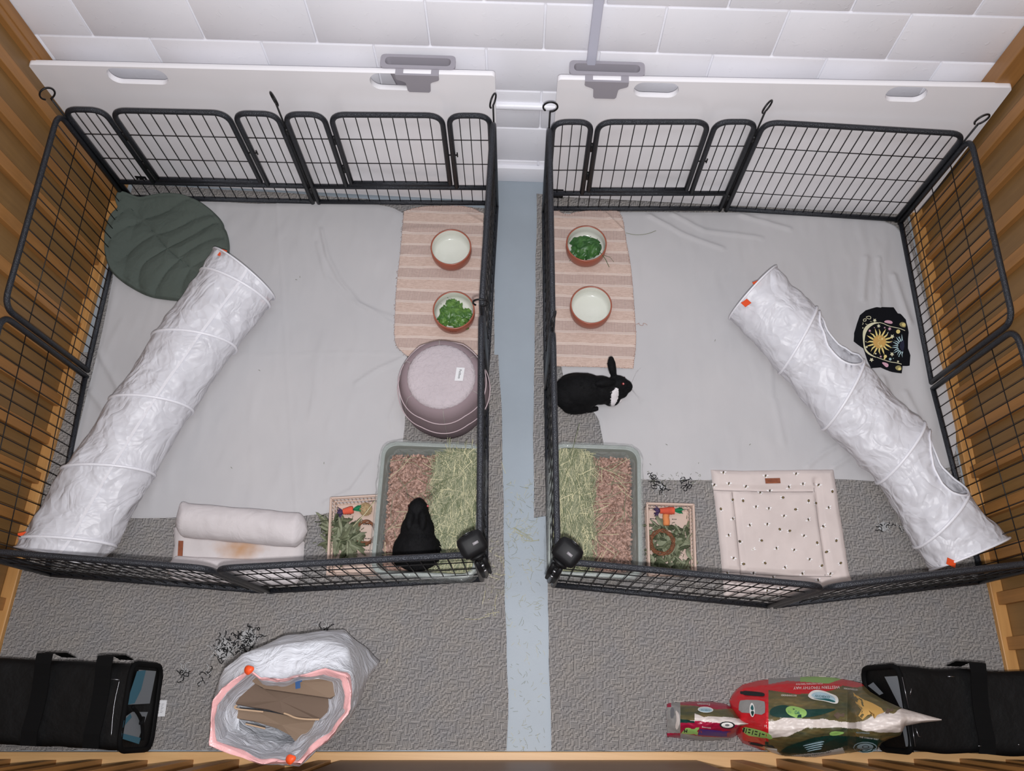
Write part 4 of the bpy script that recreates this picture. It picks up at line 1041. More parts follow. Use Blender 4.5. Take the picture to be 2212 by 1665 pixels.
# ------------------------------------------------------------ bee mat
def up_bee(u,v):  # zoomed-crop pixel -> photo pixel
    return (1500+u/5.55,1000+v/5.55)
tb=q((1533,1017),(1600,1019),(1700,1018),(1797,1016)); rb=q((1797,1016),(1812,1120),(1830,1235),(1838,1262)); bb_=q((1562,1290),(1700,1290),(1838,1262)); lb=q((1533,1017),(1546,1120),(1556,1220),(1562,1290))
fB=coons(tb,rb,bb_,lb,110,110)
seamsB=[[up_bee(200,325),up_bee(850,348),up_bee(1420,345)],[up_bee(450,350),up_bee(510,880),up_bee(560,1420)],[up_bee(1425,240),up_bee(1470,650),up_bee(1570,1350)],[up_bee(330,1300),up_bee(950,1350),up_bee(1640,1360)]]
sB=[[P(*p) for p in L] for L in seamsB]
def zb_(p,e=.5):
    d=min(dline(p,L) for L in sB); return .0145+.020*min(1,(d/.03)+.38)*(min(1,e*22)**.5)+.003*nz(p.x,p.y,0,12)+.002*nz(p.x,p.y,0,30)+.003
def gB(u,v):
    p=fB(u,v); e=min(u,1-u,v,1-v); p=Vector((p.x,p.y,zb_(p,e))); return p
m=MB(); m.grid(gB,110,110,0)
def bm_pt(X,Y,dz=.0025):
    # the mat lies ~3 cm above the floor: take the pixel at that height
    p=P(1500+X/5.55,1000+Y/5.55,.036); p.z=zb_(p)+dz; return p
for L in seamsB:
    pts=smoothline([P(x,y,.03) for x,y in L],1)
    for p in pts: p.z=zb_(p)+.0008
    m.tube(pts,.0012,4,4)
random.seed(5)
bees=[(345,115,0),(850,155,0),(1215,130,0),(238,262,0),(412,245,0),(617,280,0),(1133,285,0),(1300,250,0),(1490,260,0),(912,325,0),(790,352,0),(462,438,1),(580,455,1),(1060,415,1),(735,525,0),(890,545,0),(1365,455,1),(1462,478,1),(1605,535,0),(315,552,1),(1208,558,1),(460,668,0),(1070,635,0),(662,745,0),(870,735,0),(1362,680,0),(1550,755,0),(1018,797,1),(1138,815,1),(408,865,0),(1310,872,0),(550,935,1),(803,930,1),(1467,957,1),(1697,932,1),(697,1040,2),(980,1022,0),(1193,1042,0),(1590,1062,1),(467,1140,0),(1377,1155,0),(593,1208,1),(845,1200,1),(1750,1200,1),(1527,1230,1),(1083,1252,0),(395,1312,0),(713,1315,0),(1300,1322,0),(1635,1325,0),(945,1368,0),(1480,1400,0),(870,1530,0),(1025,1500,0),(1240,1520,0),(1648,345,1)]
for (X,Y,t) in bees:
    a=random.uniform(0,2*PI) if t else random.uniform(-.6,.6); ca,sa=math.cos(a),math.sin(a)
    def ell(cx_,cy_,rx,ry,mi,dz,rot=0):
        L=[]
        for k in range(10):
            t_=2*PI*k/10; x=rx*math.cos(t_); y=ry*math.sin(t_); x,y=x*math.cos(rot)-y*math.sin(rot)+cx_,x*math.sin(rot)+y*math.cos(rot)+cy_
            L.append(bm_pt(X+x*ca-y*sa,Y+x*sa+y*ca,dz))
        m.poly(L,mi)
    if t==0:
        ell(-24,4,15,8,3,.0022,.5); ell(22,-8,15,8,3,.0022,-.5); ell(14,14,12,6,3,.0022,.7); ell(0,0,9,17,1,.003); ell(0,6,9,3,2,.0036)
    else:
        ell(-10,22,6,14,3,.0022,.3); ell(10,22,6,14,3,.0022,-.3); ell(0,0,14,18,1 if t==1 else 3,.003); ell(0,4,13,3,2,.0036); ell(0,-6,11,2.6,2,.0036)
bee=m.build('bee_mat',['bee_fabric','bee_dark','bee_gold','bee_wing','seam_grey'],label='square blush pet mat printed with small bees in the right pen',cat='pet bed')
m=MB(); c4=[bm_pt(840,188,.004),bm_pt(1020,184,.004),bm_pt(1028,245,.004),bm_pt(848,250,.004)]; top=[p+Vector((0,0,.0015)) for p in c4]
m.add(c4+top,[(0,1,2,3),(4,5,6,7),(0,1,5,4),(1,2,6,5),(2,3,7,6),(3,0,4,7)],0)
for yy in (210,224): m.add([bm_pt(872,yy,.0062),bm_pt(990,yy-3,.0062),bm_pt(990,yy+1,.0062),bm_pt(872,yy+4,.0062)],[(0,1,2,3)],1)
m.build('leather_tag',['leather','leather_line'],bee,smooth=False,label='small brown leather tag')
# ------------------------------------------------------------ bolster bed
bd=thing('bolster_bed','cream pet bed with two bolsters and a stained middle in the left pen','pet bed',P(520,1180,0.0145),None)
def bolster(p0,p1,r,zc,name,flat=.8,seed=0):
    A,B=P(*p0,zc),P(*p1,zc); d=(B-A); L=d.length; d.normalize(); s=Vector((-d.y,d.x,0)); m=MB()
    def g(u,v):
        t=u; e=min(t,1-t)*L; k=min(1,(e/(r*.55)))**.5 if e<r*.55 else 1
        an=2*PI*v; rr=r*(k if k>.02 else .02)*(1+.05*nz(t*7,math.cos(an)*2,math.sin(an)*2+seed)); 
        pk=max(0,1-t/.07)*max(0,math.cos(an-.5))*r*.75 if seed==0 else 0; p=A+d*(t*L)+s*(math.cos(an)*rr+pk)+Vector((0,0,math.sin(an)*rr*flat+.003*nz(t*16,an*1.5,seed))); p.z=max(.0155,p.z); return p
    m.grid(g,64,28,0); return m
m=bolster((382,1122),(664,1147),.064,.075,'b',.92); m.build('bolster','cream_fabric',bd)
m=bolster((364,1226),(652,1240),.044,.060,'b2',.9,3); m.build('bolster','cream_fabric',bd)
tp=q((378,1142),(470,1148),(660,1172)); rt=q((660,1172),(658,1205),(654,1252)); bt=q((370,1232),(500,1244),(654,1252)); lf=q((378,1142),(380,1180),(370,1232))
fP=coons(tp,rt,bt,lf,60,40)
def gP(u,v):
    p=fP(u,v); e=min(u,1-u); return Vector((p.x,p.y,.0155+.032*min(1,e*14)**.5+.003*nz(p.x,p.y,0,15)+.0035*max(0,nz(p.x,p.y,4,26))))
m=MB(); m.grid(gP,60,40,0)
pad=m.build('pad','stainpad' if 'stainpad' in M else 'cream_fabric',bd,label='cream pad with a brown stain')
m=MB(); a_,b_=P(391,1168,.052),P(389,1205,.052); dx=Vector((.009,0,0))
m.add([a_-dx,a_+dx,b_+dx,b_-dx,a_-dx+Vector((0,0,.002)),a_+dx+Vector((0,0,.002)),b_+dx+Vector((0,0,.002)),b_-dx+Vector((0,0,.002))],[(0,1,2,3),(4,5,6,7),(0,1,5,4),(1,2,6,5),(2,3,7,6),(3,0,4,7)]); m.build('leather_tag','leather',bd,smooth=False,label='small brown leather tag')
# ------------------------------------------------------------ toy crates
def crate(c4,label,h=.085):
    """four rim corner pixels TL,TR,BR,BL"""
    z0=.0145; Pt=[P(x,y,z0+h) for x,y in c4]; cen=sum(Pt,Vector())/4; root=thing('toy_crate',label,'crate',(cen.x,cen.y,z0),'blush plastic toy crates')
    Bt=[Vector((cen.x+(p.x-cen.x)*.93,cen.y+(p.y-cen.y)*.95,z0)) for p in Pt]; m=MB()
    for i in range(4):
        a,b=Pt[i],Pt[(i+1)%4]; a0,b0=Bt[i],Bt[(i+1)%4]; m.tube([a,b],.0045,6); m.tube([a0+Vector((0,0,.004)),b0+Vector((0,0,.004))],.004,6); m.tube([a0,a],.0045,6)
        L=(b-a).length; n=int(L/.014)
        for k in range(1,n): 
            t=k/n; m.tube([a0.lerp(b0,t)+Vector((0,0,.004)),a0.lerp(b0,t).lerp(a.lerp(b,t),.42)],.0022,4); m.tube([a0.lerp(b0,t).lerp(a.lerp(b,t),.55),a.lerp(b,t)],.0022,4)
        m.tube([a0.lerp(a,.48),b0.lerp(b,.48)],.004,6); m.tube([a0.lerp(a,.86),b0.lerp(b,.86)],.003,5)
    fl=[p+Vector((0,0,.004)) for p in Bt]; m.add(fl+[p+Vector((0,0,.003)) for p in Bt],[(0,1,2,3),(4,5,6,7)])
    m.build('crate_body','crate',root,smooth=False)
    m=MB(); random.seed(int(c4[0][0]))
    def fp(u,v): return (fl[0]*(1-u)+fl[1]*u)*(1-v)+(fl[3]*(1-u)+fl[2]*u)*v+Vector((0,0,.0012))
    for (u,v,n_,w_) in ((.10,.14,5,.006),(.62,.14,3,.004),(.12,.30,6,.004),(.62,.30,4,.006),(.10,.46,4,.005),(.66,.50,4,.004),(.14,.62,3,.006),(.66,.66,5,.004),(.12,.80,6,.004),(.60,.84,4,.006)):
        b=fp(u,v)
        for k in range(n_): 
            x=k*(w_+.0022); m.add([b+Vector((x,-.002,0)),b+Vector((x+w_,-.002,0)),b+Vector((x+w_*(.7 if k%2 else 1),.002,0)),b+Vector((x,.0015,0))],[(0,1,2,3)])
    m.build('printed_marks','ink',root)
    return cen,Pt,z0
crL=crate([(715,1076),(817,1070),(818,1240),(707,1240)],'blush toy crate overflowing with dried leaves beside the left tray')
crR=crate([(1398,1087),(1498,1090),(1503,1240),(1403,1240)],'blush toy crate with a wicker ring and leaves beside the right tray')
def ring(px,py,R,label,z,seed,tilt=(0,0)):
    random.seed(seed); m=MB(); c=P(px,py,z); Rt=Matrix.Rotation(tilt[0],3,'X')@Matrix.Rotation(tilt[1],3,'Y')
    for k in range(9):
        ph=random.uniform(0,2*PI); tw=random.choice((3,4,5)); r=random.uniform(.004,.008); pts=[]
        for i in range(60):
            a=2*PI*i/60; q_=ph+tw*a; pts.append(c+Rt@Vector(((R+r*math.cos(q_))*math.cos(a),(R+r*math.cos(q_))*math.sin(a),r*math.sin(q_))))
        m.tube(pts,.0016,5,closed=True)
    return m.build('willow_ring','willow',label=label,cat='chew toy',group='twisted willow rings')
ring(790,1150,.040,'brown twisted willow ring in the left toy crate',.052,1,(.25,-.2))
ring(1430,1171,.042,'reddish brown willow ring lying on leaves in the right toy crate',.080,2,(.1,.0))
def carrot(c,d,label,L=.05,r=.016,body='dyed_red',purple=True,seed=0):
    d=Vector(d).normalized(); c=Vector(c); root=thing('carrot_toy',label,'chew toy',c-Vector((0,0,r)),'sisal carrot toys'); random.seed(seed)
    s=d.cross(Vector((0,0,1))).normalized(); u=s.cross(d)
    m=MB(); 
    for k in range(11):
        t=k/10; p=c+d*(L*(t-.5)); rr=r*(.62+.38*t) if t<.9 else r*.85; m.tube([p+(s*math.cos(a)+u*math.sin(a))*rr for a in [2*PI*j/20 for j in range(20)]],.0026,5,closed=True)
    m.tube([c-d*L*.5,c+d*L*.5],[r*.6,r*.92],12); m.build('wrapped_body',body,root)
    m=MB()
    for k in range(26):
        a=random.uniform(0,2*PI); q_=(s*math.cos(a)+u*math.sin(a)); m.tube([c+d*L*.5,c+d*(L*.5+.014)+q_*.008,c+d*(L*.5+random.uniform(.024,.034))+q_*random.uniform(.008,.016)],.0016,4)
    m.build('leafy_top','dyed_green',root,label='green sisal carrot top')
    if purple:
        m=MB(); 
        for k in range(30):
            a=random.uniform(0,2*PI); q_=(s*math.cos(a)+u*math.sin(a)); m.tube([c-d*L*.5,c-d*(L*.5+.008)+q_*.010,c-d*(L*.5+random.uniform(.014,.024))+q_*random.uniform(.010,.022)],.0015,4)
        m.build('sisal_tail','dyed_purple',root,label='purple sisal tassel')
    return root
carrot(P(752,1103,.075),(1,.25,0),'sisal carrot toy with green top in the left crate',.034,.014)
carrot(P(1441,1103,.078),(1,.05,0),'sisal carrot toy with green top in the right crate',.05,.014)
m=MB(); a_=P(1438,1108,.066); b_=P(1440,1135,.066); m.tube([a_.lerp(b_,t/6)+Vector((.001*math.sin(t*2),0,0)) for t in range(7)],[.011,.013,.0125,.013,.0125,.013,.011],14)
m.build('loofah_chew','cork',label='orange loofah chew below the carrot toy in the right crate',cat='chew toy')
random.seed(12); m=MB(); c=P(790,1100,.055)
for k in range(34):
    ax=Vector((random.gauss(0,1),random.gauss(0,1),random.gauss(0,1))).normalized(); x=ax.orthogonal().normalized(); y=ax.cross(x); r=.024*random.uniform(.8,1.05)
    m.tube([c+(x*math.cos(2*PI*i/24)+y*math.sin(2*PI*i/24))*r+ax*random.uniform(-.004,.004)*0+ax*.006*((k%5)-2)*.5 for i in range(24)],.0009,4,closed=True)
m.build('sisal_ball','sisal',label='loose ball of tan sisal strands in the left crate',cat='chew toy')
m=MB(); m.tube([P(762,1137,.09),P(790,1108,.10),P(810,1081,.105)],.0016,5); m.build('hay_stalk','hay4',label='long pale stalk laid across the left toy crate',cat='stalk')
def dryleaf(sd,mat): return leaf_mesh('dried_leaf',mat,.062,.0135,2.2,sd,.012,.003,6)
def leaves(spots,label,group,seed,zr):
    random.seed(seed); pr=[]
    for k,(mt,sd) in enumerate((('dry1',21),('dry2',22),('dry3',23),('dry1',24),('dry2',25))):
        pr.append(dryleaf(sd,mt).build('dried_leaf',mt,loc=(0,0,0),label=label,cat='leaf',group=group))
    for k,(x,y,z) in enumerate(spots):
        o=pr[k] if k<len(pr) else copy_thing(pr[random.randrange(5)])
        p=P(x,y,z); o.location=p; o.rotation_euler=(random.uniform(-.7,.7),random.uniform(-.7,.7),random.uniform(0,2*PI)); s=random.uniform(.75,1.25); o.scale=(s,s,s)
random.seed(31); sp=[]
for k in range(82):
    a=random.uniform(0,2*PI); r=math.sqrt(random.random()); x=742+36*r*math.cos(a); y=1158+42*r*math.sin(a)+(x-742)*.35; sp.append((x,y,max(.04,.115-.06*r-k*.0003+random.uniform(0,.01))))
for k in range(16): sp.append((random.uniform(700,725),random.uniform(1115,1185),random.uniform(.03,.07)))
leaves(sp,'dried green leaf in the heap spilling out of the left toy crate','dried leaves in the left crate',7,.1)
m=MB(); m.tube(smoothline([P(728,1132,.08),P(705,1122,.075),P(690,1128,.05),P(680,1127,.04)]),.0016,5)
random.seed(3)
m.tube(smoothline([P(735,1140,.09),P(712,1128,.09),P(700,1112,.085),P(692,1116,.07)]),.0013,5); m.build('leafy_twig','dry3',label='thin twig sticking out left of the left toy crate',cat='twig')
sp=[]
for k in range(88):
    sp.append((random.uniform(1409,1492),random.uniform(1128,1230),random.uniform(.022,.068)))
leaves(sp,'dried grey green leaf lining the right toy crate','dried leaves in the right crate',9,.1)
# ------------------------------------------------------------ clip cameras on the pen corners
def clipcam(px,py,cx_,cy_,label,yaw):
    c=P(px,py,.655); root=thing('clip_camera',label,'camera',(c.x,c.y,.60),'black clip-on cameras'); R_=Matrix.Rotation(yaw,3,'Z')@Matrix.Rotation(.18,3,'X')
    m=MB(); m.box(c,(.084,.072,.056),0,bev=.018,M4=R_); m.build('camera_body','black_plastic',root)
    m=MB(); f=c+R_@Vector((.0,.031,0)); m.tube([f,f+R_@Vector((0,.006,0))],.021,20); m.tube([f+R_@Vector((0,.006,0)),f+R_@Vector((0,.0075,0))],.012,16,1); m.build('lens',['black_plastic','metal'],root)
    m=MB(); p=c+R_@Vector((.0,-.036,-.006)); m.tube([p+R_@Vector((0,.004,0)),p+R_@Vector((0,-.004,-.002))],.026,24); m.tube([p,p+R_@Vector((0,-.016,-.008))],.010,12); m.box(c+R_@Vector((.010,.0,.0275)),(.018,.008,.0016),1,M4=R_); m.build('swivel_mount',['black_plastic','grey_plastic_dark'],root)
    e=P(cx_,cy_,.53); s=p+R_@Vector((0,-.016,-.010)); m=MB(); d=(e-s).normalized(); x=d.cross(Vector((0,0,1))).normalized(); y=x.cross(d)
    for k in (-1,1):
        a=s+x*.012*k; b=e+x*.012*k; m.tube([a,a.lerp(b,.5)+y*.003,b],[.0075,.0085,.006],8,0)
    for k in range(4): t=s.lerp(e,.2+.18*k); m.tube([t-x*.011,t+x*.011],.004,6,1 if k%2 else 0)
    m.build('clamp',['black_plastic','metal'],root,label='black spring clamp with ribbed grips')
clipcam(1020,1176,1052,1240,'black clip camera on the front corner of the left pen',.55)
clipcam(1226,1193,1188,1252,'black clip camera on the front corner of the right pen',-.65)
# ------------------------------------------------------------ bin liner with paper bags
def pxray(poly,c,A):
    dx,dy=math.cos(A),math.sin(A); best=0
    for (x0,y0),(x1,y1) in zip(poly,poly[1:]+poly[:1]):
        ex,ey=x1-x0,y1-y0; den=dx*ey-dy*ex
        if abs(den)<1e-9: continue
        t=((x0-c[0])*ey-(y0-c[1])*ex)/den; s_=((x0-c[0])*dy-(y0-c[1])*dx)/den
        if t>0 and -1e-6<=s_<=1+1e-6: best=max(best,t)
    return best
bcx=(612,1535)
base_=[(645,1440),(665,1395),(720,1374),(765,1384),(785,1430),(788,1480),(765,1525),(720,1545),(668,1525),(642,1480)]
mid0=[(588,1430),(618,1388),(690,1363),(745,1361),(772,1388),(823,1431),(795,1462),(782,1510),(742,1552),(665,1556),(604,1528),(582,1475)]
mid1=[(502,1440),(540,1401),(620,1374),(700,1360),(748,1366),(772,1395),(790,1450),(776,1512),(748,1562),(690,1592),(600,1600),(532,1572),(502,1505)]
rimo=[(536,1442),(560,1464),(600,1468),(660,1456),(705,1446),(752,1458),(758,1500),(754,1540),(724,1582),(682,1616),(646,1650),(610,1652),(560,1646),(500,1627),(455,1606),(450,1560),(457,1518),(478,1488),(508,1466)]
def inset(poly,k): return [(bcx[0]+(x-bcx[0])*k,bcx[1]+(y-bcx[1])*k) for x,y in poly]
shoulder=[(470,1490),(486,1442),(522,1414),(600,1396),(690,1386),(750,1402),(772,1450),(768,1520),(745,1572),(690,1610),(620,1632),(540,1622),(476,1592),(458,1540)]
loops_=[(base_,.0135),(mid0,.15),(mid1,.36),(shoulder,.54),(inset(rimo,1.02),.62),(rimo,.655),(inset(rimo,.985),.654),(inset(rimo,.91),.640),(inset(rimo,.87),.60),(inset(rimo,.77),.50),(inset(rimo,.60),.42)]
ctr_=[(715,1460),(690,1460),(650,1485),(615,1515)]+[bcx]*7
NL=132
def bagpt(poly,z,A,j):
    c_=ctr_[j]; r=pxray(poly,c_,A); X,Y=c_[0]+math.cos(A)*r,c_[1]+math.sin(A)*r; p=P(X,Y,z); k=.0 if j==0 else .011
    p.x+=k*nz(A*2.2,j*.9,1); p.y+=k*nz(A*2.2,j*.9,7); p.z+=k*.8*nz(A*3.1,j,3)*(1 if j<8 else .3)+.004*nz(A*9,j,3)*(j>2)
    p.y=max(p.y,ymin(p.x,p.z)); return p
m=MB(); V=[bagpt(pl_,z,2*PI*k/NL,j) for j,(pl_,z) in enumerate(loops_) for k in range(NL)]; nl=len(loops_)
# densify between loops
DN=5; VV=[]; MI=[]
for j in range(nl-1):
    for t in range(DN):
        for k in range(NL):
            p=V[j*NL+k].lerp(V[(j+1)*NL+k],t/DN); q_=.005*nz(p.x*14,p.y*14,p.z*14) if j not in(5,6) else .001
            VV.append(p+Vector((q_,q_*.7,q_*.5)))
        MI.append(1 if j in (4,5,6) and not (j==4 and t<2) else 0)
VV+=V[(nl-1)*NL:]
R_n=len(VV)//NL
F=[];I=[]
for j in range(R_n-1):
    for k in range(NL): F.append((j*NL+k,j*NL+(k+1)%NL,(j+1)*NL+(k+1)%NL,(j+1)*NL+k)); I.append(MI[j])
bb0=thing('bin_liner','open white bin liner with pink drawstring hem stuffed with paper bags','bag',P(700,1470,.0135))
m.v=VV; m.f=F; m.m=I
m.poly([VV[k] for k in range(NL)],0); m.build('liner_bag',['bag_white','bag_pink'],bb0,fix=False)
def drawtab(px,py,z,s=1):
    m=MB(); c=P(px,py,z); L=[(-.018,-.004),(-.016,.010),(-.006,.017),(.005,.014),(.016,.012),(.020,.002),(.008,-.012),(.0,-.018),(-.010,-.014)]
    top=smoothline([c+Vector((a*s,b*s,.004+.003*math.sin(a*120))) for a,b in L],2,True); c2=c+Vector((0,0,.009))
    m.add(top+[c2]+[p-Vector((0,0,.004)) for p in top],[(i,(i+1)%len(top),len(top)) for i in range(len(top))]+[(i,(i+1)%len(top),len(top)+1+(i+1)%len(top),len(top)+1+i) for i in range(len(top))]); m.build('drawstring_loop','orange',bb0,label='orange drawstring loop')
drawtab(538,1447,.66,.8); drawtab(628,1640,.66,.8)
def zc(x,y): return (420+x/4.97,1330+y/4.97)
def slab(name,pts,z0_,z1_,mat,label,cat='paper bag',group='brown paper bags in the bin liner',extra=None):
    """folded paper sheet, z runs from z0_ (left) to z1_ (right)"""
    m=MB(); px=[zc(*p) for p in pts]; xs=[p[0] for p in px]; x0,x1=min(xs),max(xs); 
    def Q(x,y,dz=0): z=z0_+(z1_-z0_)*(x-x0)/(x1-x0)+dz; p=P(x,y,z); p.y=max(p.y,-.20); return p
    top=[Q(x,y,.004*math.sin(i*1.7)) for i,(x,y) in enumerate(px)]; bot=[p+Vector((0,-.004,-.03)) for p in top]; n=len(top); c=(sum(xs)/n,sum(p[1] for p in px)/n)
    ct=Q(*c,.008); m.add(top+bot+[ct],[(i,(i+1)%n,2*n) for i in range(n)]+[(i,(i+1)%n,n+(i+1)%n,n+i) for i in range(n)])
    if extra: extra(m,Q)
    return m.build(name,mat,smooth=False,label=label,cat=cat,group=group)
def exB(m,Q):
    m.add([Q(*zc(1080,655),.012),Q(*zc(1155,655),.012),Q(*zc(1155,705),.012),Q(*zc(1135,712),.012),Q(*zc(1138,775),.012),Q(*zc(1085,785),.012)],[(0,1,2,3,4,5)],1)
    m.add([Q(*zc(1240,612),.012),Q(*zc(1375,605),.012),Q(*zc(1380,672),.012),Q(*zc(1250,680),.012)],[(0,1,2,3)],2)
slab('paper_bag',[(560,640),(700,690),(1000,650),(1250,600),(1400,600),(1600,665),(1640,690),(1640,800),(1450,880),(1100,830),(750,780),(640,720)],.50,.50,['kraft','blue_print','paper_tag'],'brown kraft paper bag with a blue mark, topmost in the bin liner',extra=exB)
slab('paper_bag',[(365,840),(460,740),(560,660),(700,770),(900,800),(1100,830),(1450,880),(1640,790),(1500,980),(1380,1110),(1290,1100),(1100,1080),(950,1050),(780,1000),(600,975),(470,950),(375,930)],.465,.45,['kraft_dark'],'plain dark brown paper bag across the middle of the bin liner')
slab('paper_bag',[(440,1000),(640,1010),(800,1030),(950,1060),(1150,1110),(1380,1120),(1240,1230),(1190,1310),(1180,1390),(1120,1395),(1060,1300),(880,1205),(640,1130),(460,1100)],.43,.42,['kraft'],'brown paper bag with a rope handle, lowest in the bin liner')
m=MB(); 
def rp_(pts,z): return smoothline([P(*zc(x,y),z) for x,y in pts],2)
m.tube(rp_([(740,1030),(600,1015),(450,1000),(425,975),(460,960)],.475),.0028,6); m.tube(rp_([(960,1045),(1010,1060),(1080,1095),(1200,1110),(1340,1112)],.465),.0030,6); m.tube(rp_([(550,1160),(620,1175),(760,1210)],.445),.0025,6)
m.build('rope_handles','rope',label='twisted paper rope handles inside the bin liner',cat='handle')
# ------------------------------------------------------------ soft carriers
def carrier(label,xt0,xt1,yt0,yt1,bx0,bx1,side,wins,straps,zt=.29,limit=None):
    """top edge (pixels at height zt) of the open end: (xt0,yt0)-(xt1,yt1); bottom edge x pixels bx0,bx1; side=+1 end faces right"""
    z0=.0145; A=P(xt0,yt0,zt); B=P(xt1,yt1,zt); A0=P(bx0,yt0+6,z0+.012); B0=P(bx1,yt1-4,z0+.012)
    for v in (A,B,A0,B0): v.y=max(v.y,ymin(v.x,v.z)+.003)
    root=thing('pet_carrier',label,'pet carrier',((A.x+limit)/2,(A.y+B.y)/2,z0),'black soft sided pet carriers')
    xl=limit; m=MB(); nu,nv=40,36
    y1,y0=A.y,B.y; yc=(y0+y1)/2; hy=(y1-y0)/2; zm=(zt+z0)/2; hz=(zt-z0)/2
    def g(u,v):
        an=2*PI*v; ex=.22
        cy=math.copysign(abs(math.cos(an))**ex,math.cos(an)); cz=math.copysign(abs(math.sin(an))**ex,math.sin(an))
        ye=yc+hy*cy; ze=zm+hz*cz
        t=(ye-y0)/(y1-y0); xe=(B.x*(1-t)+A.x*t); xb=(B0.x*(1-t)+A0.x*t); xend=xb+(xe-xb)*(ze-z0)/(zt-z0)
        x=xl+(xend-xl)*u; sag=.016*math.sin(PI*u)*(1 if cz>0 else 0)+.010*nz(x*5,ye*5,ze*5)
        e=min(u,1)*1.0; pin=1-.12*max(0,1-u/.06)
        return Vector((x,yc+(ye-yc)*pin+.006*nz(x*9,ze*9,1),max(z0,zm+(ze-zm)*pin-sag*(cz>0))))
    m.grid(g,nu,nv,0); m.poly([g(0,k/nv) for k in range(nv)],0); o=m.build('carrier_body','black_nylon',root)
    m=MB(); m.v=[];
    def fc(s,t,off=0):   # s: 0 back .. 1 front, t: 0 top .. 1 bottom
        top=A.lerp(B,s); bot=A0.lerp(B0,s); p=top.lerp(bot,t); return p+Vector((side*off,0,off*.35))
    m.add([fc(i/10,j/6,.001) for j in range(7) for i in range(11)],[(j*11+i,j*11+i+1,(j+1)*11+i+1,(j+1)*11+i) for j in range(6) for i in range(10)]); m.build('end_panel','black_nylon',root)
    m=MB(); fr=rounded_path([fc(.0,.0,.004),fc(1,.0,.004),fc(1,1,.006),fc(0,1,.006)],.05,6,True); m.tube(fr,.009,8,closed=True); m.tube(rounded_path([fc(.02,.03,.004),fc(.98,.03,.004),fc(.98,.97,.006),fc(.02,.97,.006)],.05,6,True),.0018,5,closed=True,mi=1); m.build('zip_frame',['black_web','black_nylon'],root)
    for (L,mats) in wins:
        m=MB()
        for (pts,mi) in L: m.poly([fc(s,t,.010+.0012*mi) for s,t in pts],mi)
        m.build('mesh_window',mats,root,smooth=False,label='pale mesh window')
    m=MB()
    for sx in straps:
        tp=P(sx,(yt0+yt1)/2,zt); x=tp.x; w_=.026; pts=[]
        prof=[(y1+.012,.14),(y1+.026,.22),(y1+.018,.305),(y1-.012,.305)]+[(y1-.02-(y1-y0-.04)*k/8,zt+.012-.016*math.sin(PI*k/8)) for k in range(1,8)]+[(y0+.004,zt-.005),(y0-.0,.16)]
        V=[]
        for (y,z) in prof: V+=[Vector((x-w_,max(y,ymin(x,z)),z)),Vector((x+w_,max(y,ymin(x,z)),z))]
        V2=[v+Vector((0,0,.004)) for v in V]; n=len(prof)
        m.add(V+V2,[(2*i,2*i+1,2*i+3,2*i+2) for i in range(n-1)]+[(2*n+2*i,2*n+2*i+1,2*n+2*i+3,2*n+2*i+2) for i in range(n-1)]+[(2*i,2*i+2,2*n+2*i+2,2*n+2*i) for i in range(n-1)]+[(2*i+1,2*i+3,2*n+2*i+3,2*n+2*i+1) for i in range(n-1)])
        m.build('webbing_strap','black_web',root,smooth=False); m=MB()
    return root,fc,(A,B,zt)
W1=[([([(.07,.20),(.07,.78),(.46,.72),(.48,.02),(.40,.02)],0),([(.09,.14),(.07,.42),(.30,.36),(.46,.22),(.48,.02),(.36,.02)],1)],['mesh_grey','mesh_teal'])]
W2=[([([(.56,.70),(.56,.20),(.62,.0),(.80,-.02),(.86,.05),(.90,.50),(.78,.58)],0),([(.80,-.02),(.86,-.0),(.93,.55),(.86,.58)],1),([(.58,.14),(.66,-.02),(.74,-.02),(.62,.20)],1)],['mesh_grey','mesh_teal'])]
c1,fc1,_=carrier('black soft pet carrier with teal blanket behind mesh windows at lower left',283,252,1432,1622,347,322,1,W1+W2,(78,212),limit=-1.80)
m=MB(); m.tube(smoothline([fc1(.50,.15,.014),fc1(.60,.40,.016),fc1(.72,.55,.016),fc1(.88,.62,.014)]),.006,6); m.box(fc1(.66,.48,.018),(.016,.026,.010),0,bev=.003); m.build('buckle_strap','black_web',c1)
m=MB(); m.tube([P(232,1466,.292),P(258,1468,.292)],.0012,4); m.tube(smoothline([P(258,1470,.292),P(246,1520,.296),P(240,1590,.296)]),.0011,4); m.build('zip','metal',c1,label='thin pale zip line')
m=MB(); L=[P(336,1512,.016),P(361,1512,.016),P(356,1547,.016),P(329,1548,.016)]
def tg(u,v,dz=0): return (L[0]*(1-u)+L[1]*u)*(1-v)+(L[3]*(1-u)+L[2]*u)*v+Vector((0,0,dz))
m.add([tg(0,0),tg(1,0),tg(1,1),tg(0,1),tg(0,0,.001),tg(1,0,.001),tg(1,1,.001),tg(0,1,.001)],[(0,1,2,3),(4,5,6,7),(0,1,5,4),(1,2,6,5),(2,3,7,6),(3,0,4,7)],0)
for k in range(10):
    v=.2+.062*k; w_=.012 if k%3 else .028; m.add([tg(.12,v,.0018),tg(.48,v,.0018),tg(.48,v+w_,.0018),tg(.12,v+w_,.0018)],[(0,1,2,3)],1)
for k in range(8):
    v=.22+.075*k; m.add([tg(.58,v,.0018),tg(.82-.06*(k%3),v,.0018),tg(.82-.06*(k%3),v+.02,.0018),tg(.58,v+.02,.0018)],[(0,1,2,3)],2)
m.build('hang_tag',['paper_tag','ink','grey_ink'],c1,smooth=False,label='white barcode tag lying on the rug')
W3=[([([(.12,.38),(.12,.0),(.50,-.02),(.50,.10)],0),([(.18,.72),(.22,.90),(.34,.62),(.32,.50)],0)],['mesh_grey'])]
